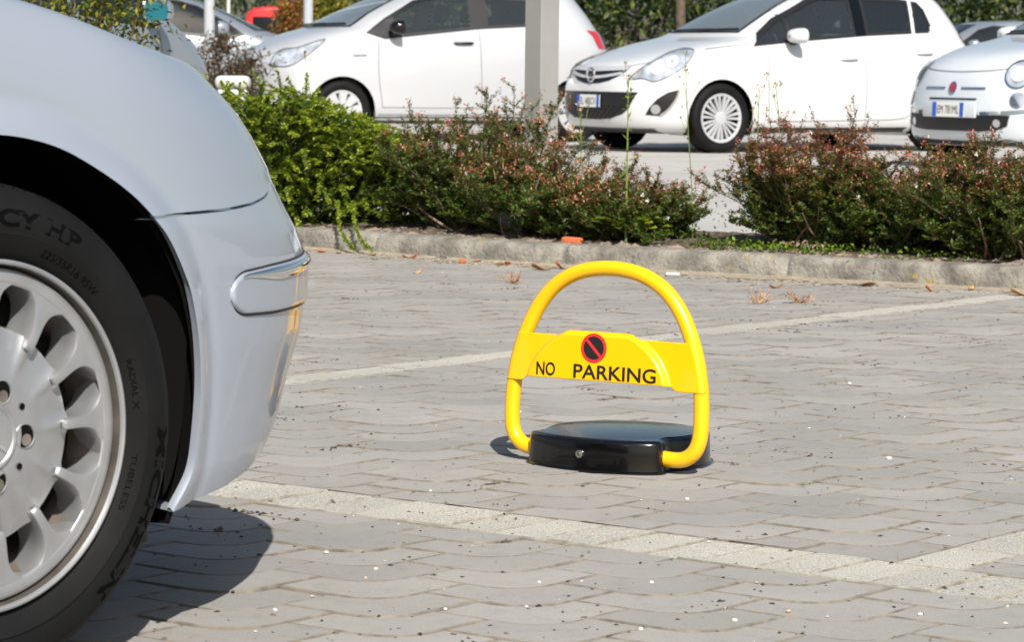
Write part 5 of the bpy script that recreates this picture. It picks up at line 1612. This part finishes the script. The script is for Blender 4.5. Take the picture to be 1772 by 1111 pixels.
def tall_weed(x, d0, h, label, kind):
    base = bed(x, d0)
    t = thing('tall_weed', label, 'weed', base, 0, 'tall weeds in the bed')
    st = MB(); lv = Leaves(); fh = Leaves()
    main = arch_stem(base, nr.uniform(0, 6), 0.04, h, 0.10, 16, 0.02)
    st.tube(main, np.linspace(0.0055 if kind else 0.0030, 0.0014, len(main)), 6)
    for j in range(3, len(main)-1):
        if kind:
            m = 3
            lv.add(np.repeat(main[j][None], m, 0), nr.normal(0, 1, (m, 3))+np.array([0, 0, 0.8]), nr.uniform(0.02, 0.05, m), nr.uniform(0.006, 0.012, m), nr.choice([0, 1, 3], m))
        if j > len(main)*(0.72 if kind else 0.55):
            b_ = arch_stem(main[j], nr.uniform(0, 2*PI), nr.uniform(0.4, 0.9), nr.uniform(0.05, 0.13), -0.3, 6, 0.05)
            st.tube(b_, 0.0010, 4)
            m = 5
            fh.add(np.repeat(b_[-1][None], m, 0)+nr.normal(0, 0.003, (m, 3)), nr.normal(0, 0.5, (m, 3))+np.array([0, 0, 1.0]), 0.016, 0.006, nr.choice([0, 1], m))
    m = 9
    fh.add(np.repeat(main[-1][None], m, 0)+nr.normal(0, 0.008, (m, 3)), nr.normal(0, 0.7, (m, 3))+np.array([0, 0, 1.0]), 0.018, 0.008, nr.choice([0, 1], m))
    if kind:
        for a_ in np.linspace(0, 2*PI, 8)[:-1]:
            m = 6; r_ = np.linspace(0.02, 0.14, m)
            pp = base+np.stack([np.cos(a_)*r_, np.sin(a_)*r_, 0.05+0.05*np.sin(r_*20)], 1)
            lv.add(pp, np.stack([np.full(m, math.cos(a_)), np.full(m, math.sin(a_)), np.full(m, 0.2)], 1), 0.05, 0.035, nr.choice([0, 3, 1], m))
    st.xform(None, -base).build('stem', M['stem_green'], t, smooth=True)
    if lv.b: lv.build('leaves', LM['lime'], t, base)
    fh.build('seed_heads', [LM['calyx'][2], LM['privet'][0]], t, base)
tall_weed(0.32, 0.24, 0.66, 'thick green weed stalk with pale seed heads behind the barrier hoop', 1)
tall_weed(0.45, 0.50, 0.70, 'leftmost of the thin weed stalks before the wheel of the white car', 0)
tall_weed(0.68, 0.52, 0.62, 'middle thin weed stalk before the white car', 0)
tall_weed(0.76, 0.56, 0.64, 'rightmost branching thin weed stalk before the white car', 0)
tall_weed(-1.42, 0.95, 0.74, 'dry thin stalk above the bright green shrub', 0)
tall_weed(0.12, 0.30, 0.52, 'dark bronze upright shoot in front of the number plate', 0)

# leafy privet at the upper left, behind the saloon's bonnet
def bush(name, label, cat, base, rx, ry, rz, zc, mats, n, lsz, clumps, seed, group=None, trunk=None, hang=0, m_w=None):
    """a crown of leaf clumps: uneven outline, gaps between the clumps"""
    global nr
    nr = np.random.default_rng(seed)
    base = np.array(base, float)
    t = thing(name, label, cat, base, 0, group)
    lv = Leaves(); st = MB()
    cs = []
    for k in range(clumps):
        d = nr.normal(0, 1, 3); d /= np.linalg.norm(d); r = nr.uniform(0.35, 1.0)**0.6
        cs.append(base+np.array([0, 0, zc])+d*r*np.array([rx, ry, rz]))
    for k, c_ in enumerate(cs):
        m = int(n/clumps); s_ = nr.uniform(0.16, 0.30)*min(rx, rz)*1.1
        q = c_+nr.normal(0, 1, (m, 3))*s_*np.array([1.2, 1.2, 0.8])
        q = q[q[:, 2] > 0.08]; m = len(q)
        dd = nr.normal(0, 1, (m, 3))+np.array([0, 0, -0.2 if hang else 0.2])
        w = m_w if m_w is not None else [1/len(mats)]*len(mats)
        lv.add(q, dd, nr.uniform(0.7, 1.3, m)*lsz, nr.uniform(0.35, 0.55, m)*lsz, nr.choice(len(mats), m, p=w))
        f0 = base+np.array([nr.normal(0, rx*0.10), nr.normal(0, ry*0.10), 0.0])
        st.tube(interp_cr([f0, (f0+c_)/2+np.array([0, 0, 0.12*rz]), c_], 4), np.linspace(0.030*(trunk or rz)*0.6, 0.004, 9), 6)
    if trunk:
        st.tube([base, base+np.array([0.02, 0, zc*0.5]), base+np.array([0, 0, zc])], [0.10*trunk, 0.075*trunk, 0.05*trunk], 10)
    st.xform(None, -base).build('trunk' if trunk else 'stems', M['bark'], t, smooth=True)
    lv.build('crown' if trunk else 'leaves', mats, t, base)
    return t
bush('privet', 'yellow green leafy privet above the bonnet of the silver saloon', 'shrub', (-1.95, 12.9, KH), 0.42, 0.35, 0.38, 0.98, LM['privet'], 5200, 0.034, 34, 31, hang=1, m_w=[0.4, 0.4, 0.2])
bush('brown_shrub', 'low brownish shrub between the grey silver and silver white cars', 'shrub', (-2.72, 28.3, 0), 0.30, 0.32, 0.42, 0.58, LM['brown'], 4200, 0.045, 26, 32)
# the green belt along the far side
spec = [(-14.5, 58, 2.6, 3.4, 'tree'), (-10.6, 58, 2.6, 3.8, 'tree'), (-6.9, 78, 2.8, 3.6, 'tree'), (-3.4, 66, 2.4, 3.4, 'tree'), (-0.6, 57, 2.2, 3.0, 'tree'), (2.0, 55, 2.0, 2.6, 'tree'), (4.6, 57, 2.2, 3.4, 'tree'), (7.4, 59, 2.1, 2.7, 'tree'), (10.0, 57, 2.1, 3.0, 'tree'), (12.6, 59, 2.5, 3.3, 'tree'), (16.4, 62, 2.8, 3.2, 'tree'), (-19.5, 60, 3.0, 4.2, 'tree'), (-25.5, 63, 3.4, 4.0, 'tree'), (21.5, 64, 3.2, 4.0, 'tree')]
lab = ['far left dark tree beyond the car park', 'dark tree left of the thinnest white pole', 'tree far behind the red van', 'tree behind the windscreen of the silver white hatchback', 'dense tree behind the silver white hatchback', 'bushy dark tree in the gap between the two white hatchbacks', 'broad tree behind the bonnet of the white hatchback', 'tree behind the windows of the white hatchback', 'dark tree above the grey car in the gap at the right', 'tree behind the pale blue city car', 'far right tree beyond the car park', 'tall dark tree second from the left end of the far row', 'broad tree at the left end of the far row', 'tree at the right end of the far row']
for k, (x, y, r, h, kd) in enumerate(spec):
    w = [[0.40, 0.48, 0.12], [0.30, 0.64, 0.06], [0.45, 0.30, 0.25]][k % 3]
    bush('broadleaf_tree', lab[k], 'tree', (x, y, 0), r, 1.3, h*0.55, h*0.52, LM['tree'], 3800, 0.20, 36, 100+k, 'trees along the far side of the car park', trunk=1.0, m_w=w)
# reddish trunk and autumn tree beside the red van, small trunk by the white car
bush('autumn_tree', 'tree with rusty orange leaves and dark trunk right of the red van', 'tree', (-3.10, 42.0, 0), 0.26, 0.3, 0.9, 1.7, LM['autumn'], 3400, 0.07, 30, 51, trunk=0.75)
bush('golden_bush', 'yellow green bush between the red van and the silver white hatchback', 'shrub', (-2.86, 44.0, 0), 0.42, 0.4, 0.85, 1.2, [LM['tree'][2], LM['privet'][0], LM['autumn'][2]], 9000, 0.09, 60, 52)
tt = thing('tree_trunk', 'bare brown trunk in the gap left of the windscreen of the white hatchback', 'tree', (2.32, 42.5, 0))
MB().tube([(0, 0, 0), (0.02, 0, 0.8), (0, 0, 1.7), (0.03, 0, 3.0)], [0.10, 0.075, 0.065, 0.05], 12).build('trunk', M['bark'], tt, smooth=True)
for a_, z in ((0.6, 1.9), (2.6, 2.2), (4.4, 2.5)):
    MB().tube([(0, 0, z), (0.3*math.cos(a_), 0.3*math.sin(a_), z+0.35), (0.5*math.cos(a_), 0.5*math.sin(a_), z+0.8)], [0.035, 0.025, 0.012], 8).build('limb', M['bark'], tt, smooth=True)
# ------------------------------------------------------------------ litter: bark chips, dead leaves, grit
nr = np.random.default_rng(9)
def scatter_stuff(name, P, size, mats, m=None, flat=0.35, elong=2.0):
    """irregular low chips in one mesh"""
    n = len(P); vs = []; fs = []; mi = []
    for k in range(n):
        s = size*nr.uniform(0.5, 1.5); a = nr.uniform(0, 2*PI); e = nr.uniform(1, elong)
        h = s*flat*nr.uniform(0.6, 1.4)
        b = len(vs)
        for j in range(5):
            t = a+2*PI*j/5; r = s*nr.uniform(0.7, 1.2)
            x, y = r*e*math.cos(2*PI*j/5), r*math.sin(2*PI*j/5)
            vs.append((P[k][0]+x*math.cos(a)-y*math.sin(a), P[k][1]+x*math.sin(a)+y*math.cos(a), P[k][2]+0.0002))
        vs.append((P[k][0]+nr.normal(0, s*0.2), P[k][1]+nr.normal(0, s*0.2), P[k][2]+h))
        fs += [(b+j, b+(j+1) % 5, b+5) for j in range(5)]; mi += [int(nr.integers(len(mats)))]*5
    o = mk(name, vs, fs, mats, midx=mi); o['kind'] = 'stuff'
    return o
M['chip1'] = mat('bark_chip_dark', (0.09, 0.06, 0.042), 0.9); M['chip2'] = mat('bark_chip_pale', (0.26, 0.19, 0.14), 0.9); M['chip3'] = mat('bark_chip_grey', (0.20, 0.17, 0.15), 0.9)
P = []
for k in range(5200):
    i = int(nr.integers(len(seg))); d = 0.125+abs(nr.normal(0, 0.30))
    if seg[i][0] < -1.8 or seg[i][0] > 3 or d > 1.15: continue
    p = seg[i]+SN[i]*d+ST[i]*nr.uniform(-0.1, 0.1); P.append((p[0], p[1], KH-0.012+0.012*nr.random()))
scatter_stuff('bark_chips', P, 0.014, [M['chip1'], M['chip2'], M['chip3']], flat=0.5, elong=2.6)
# grit in the joints and on the stones
P = []
for k in range(3000):
    y = 4.0+8.4*nr.random()**1.25; x = nr.uniform(-0.19, 0.19)*y
    if x < -0.12*y and y < 5: continue
    if y > np.interp(x, KERB[:, 0], KERB[:, 1])-0.02: continue
    P.append((x, y, 0.0))
M['grit_dark'] = mat('grit_dark', (0.035, 0.030, 0.026), 0.9); M['grit_brown'] = mat('grit_brown', (0.12, 0.085, 0.055), 0.9); M['grit_pale'] = mat('grit_pale', (0.55, 0.52, 0.46), 0.9)
nc = len(P)
scatter_stuff('dark_grit', P[:int(nc*0.62)], 0.0026, [M['grit_dark'], M['grit_dark'], M['grit_brown']], flat=0.7)
scatter_stuff('pale_grit', P[int(nc*0.62):int(nc*0.66)], 0.0024, [M['grit_pale']], flat=0.7)
# small clusters of moss and soil crumbs in joints
Q = []
for k in range(62):
    y = 4.9+6.0*nr.random(); x = nr.uniform(-0.10, 0.17)*y; m = int(nr.integers(6, 22))
    dirn = A if nr.random() < 0.6 else U
    for j in range(m):
        o_ = dirn*nr.normal(0, 0.045)+nr.normal(0, 0.008, 2)
        Q.append((x+o_[0], y+o_[1], -0.001))
scatter_stuff('joint_crumbs', Q, 0.0042, [M['grit_dark'], M['grit_brown'], M['sand']], flat=0.7, elong=1.6)
# sand wash along the kerb foot
Q = []
for k in range(5200):
    i = int(nr.integers(len(seg)))
    if seg[i][0] < -1.6 or seg[i][0] > 2.8: continue
    p = seg[i]-SN[i]*abs(nr.normal(0, 0.085 if seg[i][0] < 0.3 else 0.12))+ST[i]*nr.uniform(-0.08, 0.08); Q.append((p[0], p[1], -0.001))
M['sand_pale'] = mat('sand_wash', (0.30, 0.255, 0.19), 0.95, noise=0.3, nscale=40)
scatter_stuff('sand_wash', Q, 0.0075, [M['sand_pale'], M['sand_pale'], M['grit_brown']], flat=0.35, elong=1.8)
rows = []
for i in range(len(seg)):
    w = 0.06+0.05*math.sin(i*0.37)+0.03*math.sin(i*0.91+1)+(0.05 if seg[i][0] > 0.2 else 0)
    rows.append([(seg[i][0]-SN[i][0]*w*t, seg[i][1]-SN[i][1]*w*t, 0.008*(1-t)**1.5+0.0015) for t in np.linspace(-0.1, 1, 6)])
o = fixn(MB().grid(rows).build('sand_drift', M['sand_pale'], smooth=True)); o['kind'] = 'stuff'
# dead leaves lying at the kerb: single curled leaves
M['dead1'] = mat('dead_leaf_orange', (0.40, 0.13, 0.045), 0.7); M['dead2'] = mat('dead_leaf_brown', (0.26, 0.12, 0.05), 0.8); M['dead3'] = mat('dead_leaf_tan', (0.42, 0.26, 0.12), 0.8)
def dead_leaf(x, y, z, L_, rz, m, label):
    P = []
    for t in np.linspace(0, 1, 9):
        w = 0.30*L_*math.sin(PI*min(1, t*1.02))**0.8
        P.append([((t-0.5)*L_, w*s, 0.10*L_*(2*t-1)**2+0.18*L_*abs(s)**1.5*(0.5+0.5*math.sin(5*t+x*9))) for s in (-1, -0.5, 0, 0.5, 1)])
    o = MB().grid(P).build('dead_leaf', m, smooth=True)
    o.location = (x, y, z+0.002); o.rotation_euler = (nr.normal(0, 0.15), nr.normal(0, 0.15), rz)
    tag(o, label, 'leaf', 'fallen leaves at the kerb')
    return o
dl = [(-0.42, 12.22, 0.075, 0.3, 'dead1', 'largest orange leaf at the kerb foot under the green shrub'), (-0.20, 11.98, 0.06, 2.0, 'dead1', 'crumpled orange leaf at the kerb, second from the green shrub'), (-0.14, 12.0, 0.055, 0.9, 'dead2', 'brown leaf touching the crumpled orange one at the kerb'),
      (-0.05, 11.82, 0.06, 0.2, 'dead3', 'tan leaf lying flat below the kerb left of the hoop'), (-0.02, 11.88, 0.05, 1.2, 'dead1', 'small orange leaf beside the flat tan one'), (0.115, 11.62, 0.10, 0.05, 'dead2', 'long brown leaf just left of the top of the hoop'), (0.19, 11.70, 0.08, 0.3, 'dead1', 'rusty leaf against the kerb behind the hoop'),
      (-0.36, 11.35, 0.045, 0.6, 'dead3', 'lone curled tan leaf out on the paving before the kerb'), (-0.80, 12.50, 0.06, 0.5, 'dead1', 'orange leaf nearest the bumper of the saloon'), (-0.72, 12.45, 0.055, 1.9, 'dead3', 'tan leaf below the trailing shoots'), (-0.58, 12.33, 0.05, 2.7, 'dead2', 'brown leaf under the trailing shoots'),
      (1.50, 10.74, 0.06, 0.05, 'dead1', 'bright orange leaf on the sand at the right'), (1.66, 10.82, 0.055, 1.0, 'dead3', 'upright tan leaf leaning on the kerb at the right'), (1.30, 10.95, 0.08, 0.1, 'dead2', 'brown leaf on the sand right of the hoop'), (1.80, 10.58, 0.10, 2.9, 'dead3', 'straw coloured leaf at the right edge'), (0.95, 10.82, 0.06, 0.4, 'dead2', 'brown leaf right behind the hoop on the paving')]
for x, y, L_, rz, m, lb in dl: dead_leaf(x, y, 0.0, L_*0.85, rz, M[m], lb)
# pebbles lying about, each its own
def pebble(px_, py_, s, m, label):
    s = s*0.72
    mb = MB(); n = 10; rows = []
    ph = nr.uniform(0, 6)
    for i in range(6):
        t = PI*(i+0.02)/5.04
        rows.append([(s*(1+0.18*math.sin(2*a+ph))*math.sin(t)*math.cos(a), 0.75*s*(1+0.15*math.cos(3*a+ph))*math.sin(t)*math.sin(a), 0.55*s*(1-math.cos(t))) for a in np.linspace(0, 2*PI, n, endpoint=False)])
    o = fixn(mb.grid(rows, closev=True).build('pebble', m, smooth=50)); o.location = (px_, py_, -0.001); o.rotation_euler = (0, 0, ph)
    tag(o, label, 'pebble', 'pale pebbles on the paving')
M['peb1'] = mat('white_pebble', (0.68, 0.66, 0.60), 0.7, noise=0.1); M['peb2'] = mat('tan_pebble', (0.48, 0.33, 0.20), 0.8, noise=0.2)
for x, y, s, m in [(-0.302, 4.900, .0062, 'peb1'), (-0.213, 4.745, .0055, 'peb1'), (-0.225, 4.66, .0058, 'peb2'), (0.047, 4.64, .0055, 'peb1'), (0.223, 4.648, .0062, 'peb1'), (0.330, 4.336, .0068, 'peb1'), (0.416, 4.415, .006, 'peb2'), (-0.094, 4.40, .0058, 'peb1'), (-0.10, 4.57, .0045, 'peb2'), (-0.345, 4.38, .0055, 'peb1'), (0.19, 4.26, .0065, 'peb1'), (0.61, 4.40, .006, 'peb1'), (0.78, 6.15, .010, 'peb1'), (0.33, 5.55, .006, 'peb1'), (-0.15, 5.62, .0055, 'peb1'), (0.02, 6.9, .008, 'peb1'), (0.86, 7.6, .007, 'peb1')]:
    pebble(x, y, s, M[m], 'pale pebble lying loose on the wavy paving')
# dry weeds in the joints
def dry_weed(x, y, r, label):
    t = thing('dry_weed', label, 'weed', (x, y, 0), 0, 'dry weeds in the paving joints')
    st = MB(); lv = Leaves()
    for k in range(16):
        s_ = arch_stem((0, 0, 0.001), nr.uniform(0, 2*PI), nr.uniform(0.8, 1.4), r*nr.uniform(0.5, 1.2), -0.3, 6, 0.12)
        s_[:, 2] = np.maximum(s_[:, 2], 0.002)
        st.tube(s_, 0.0011, 4)
        lv.add(s_[2:], nr.normal(0, 1, (len(s_)-2, 3))+np.array([0, 0, 0.5]), 0.010, 0.005, nr.choice([0, 1], len(s_)-2))
    st.build('stems', M['dead3'], t); lv.build('leaves', [M['dead3'], LM['calyx'][0]], t)
dry_weed(0.003, 10.9, 0.06, 'pinkish dry weed on the paving left of the hoop')
dry_weed(0.83, 10.1, 0.07, 'pinkish dry weed on the paving right of the hoop')
dry_weed(0.98, 10.15, 0.07, 'dry weed with green tips, further right of the hoop')
# brick fragment, plastic cup, cigarette end
bk = MB(); bk.box((0, 0, 0.016), (0.085, 0.035, 0.032))
o = bevel(bk.build('brick_fragment', M['brick']), 0.007, 2); b_ = bed(0.16, 0.14); o.location = tuple(b_+np.array([0, 0, -0.01])); o.rotation_euler = (0.1, 0.05, -0.5)
tag(o, 'broken orange brick piece lying on the bed edge', 'brick')
cup = []
for k in range(14):
    t = k/13; r = 0.040*(0.55+0.45*math.sin(t*PI*0.9+0.25))
    cup.append([(r*math.cos(a)*(1+0.08*math.sin(3*a+4*t)), r*0.7*math.sin(a), 0.13*t) for a in np.linspace(0, 2*PI, 24, endpoint=False)])
mb = MB().grid(cup, closev=True); mb.f.append(tuple(range(23, -1, -1))); mb.mi.append(0); mb.f.append(tuple(len(mb.v)-24+i for i in range(24))); mb.mi.append(0)
o = fixn(mb.build('plastic_bottle', M['plastic_clear'], smooth=60)); b_ = bed(-0.11, 0.20); o.location = tuple(b_); o.rotation_euler = (0.2, -0.45, 0.3)
tag(o, 'crumpled clear plastic bottle left under the russet shrub', 'bottle')
o = fixn(MB().tube([(0, 0, 0), (0.05, 0, 0)], 0.0065, 12).build('paper_roll', M['plate'], smooth=40)); o.location = (0.585, 11.38, 0.007); o.rotation_euler = (0, 0, -0.3)
tag(o, 'small white paper scrap on the sand behind the hoop', 'litter')
# ground cover by the kerb at the right: clover leaves and pink flowers
lv = Leaves(); fl = Leaves()
for k in range(620):
    x = nr.choice([nr.uniform(0.60, 1.12), nr.uniform(1.1, 1.6)], p=[0.75, 0.25])
    b_ = bed(x, 0.13+abs(nr.normal(0, 0.09))); 
    lv.add(b_+np.array([nr.normal(0, .02), nr.normal(0, .02), nr.uniform(0, 0.035)]), nr.normal(0, 1, 3)+np.array([0, 0, 0.3]), nr.uniform(0.012, 0.024), nr.uniform(0.009, 0.016), int(nr.integers(3)))
for k in range(16):
    x = nr.uniform(0.92, 1.10); b_ = bed(x, 0.135+0.03*nr.random())+np.array([0, 0, 0.03+0.02*nr.random()])
    fl.add(np.repeat(b_[None], 4, 0), nr.normal(0, 1, (4, 3)), 0.011, 0.007, 0)

o = lv.build('ground_cover', LM['lime'], None); o['kind'] = 'stuff'
o = fl.build('clover_flowers', LM['pink'], None); o['kind'] = 'stuff'
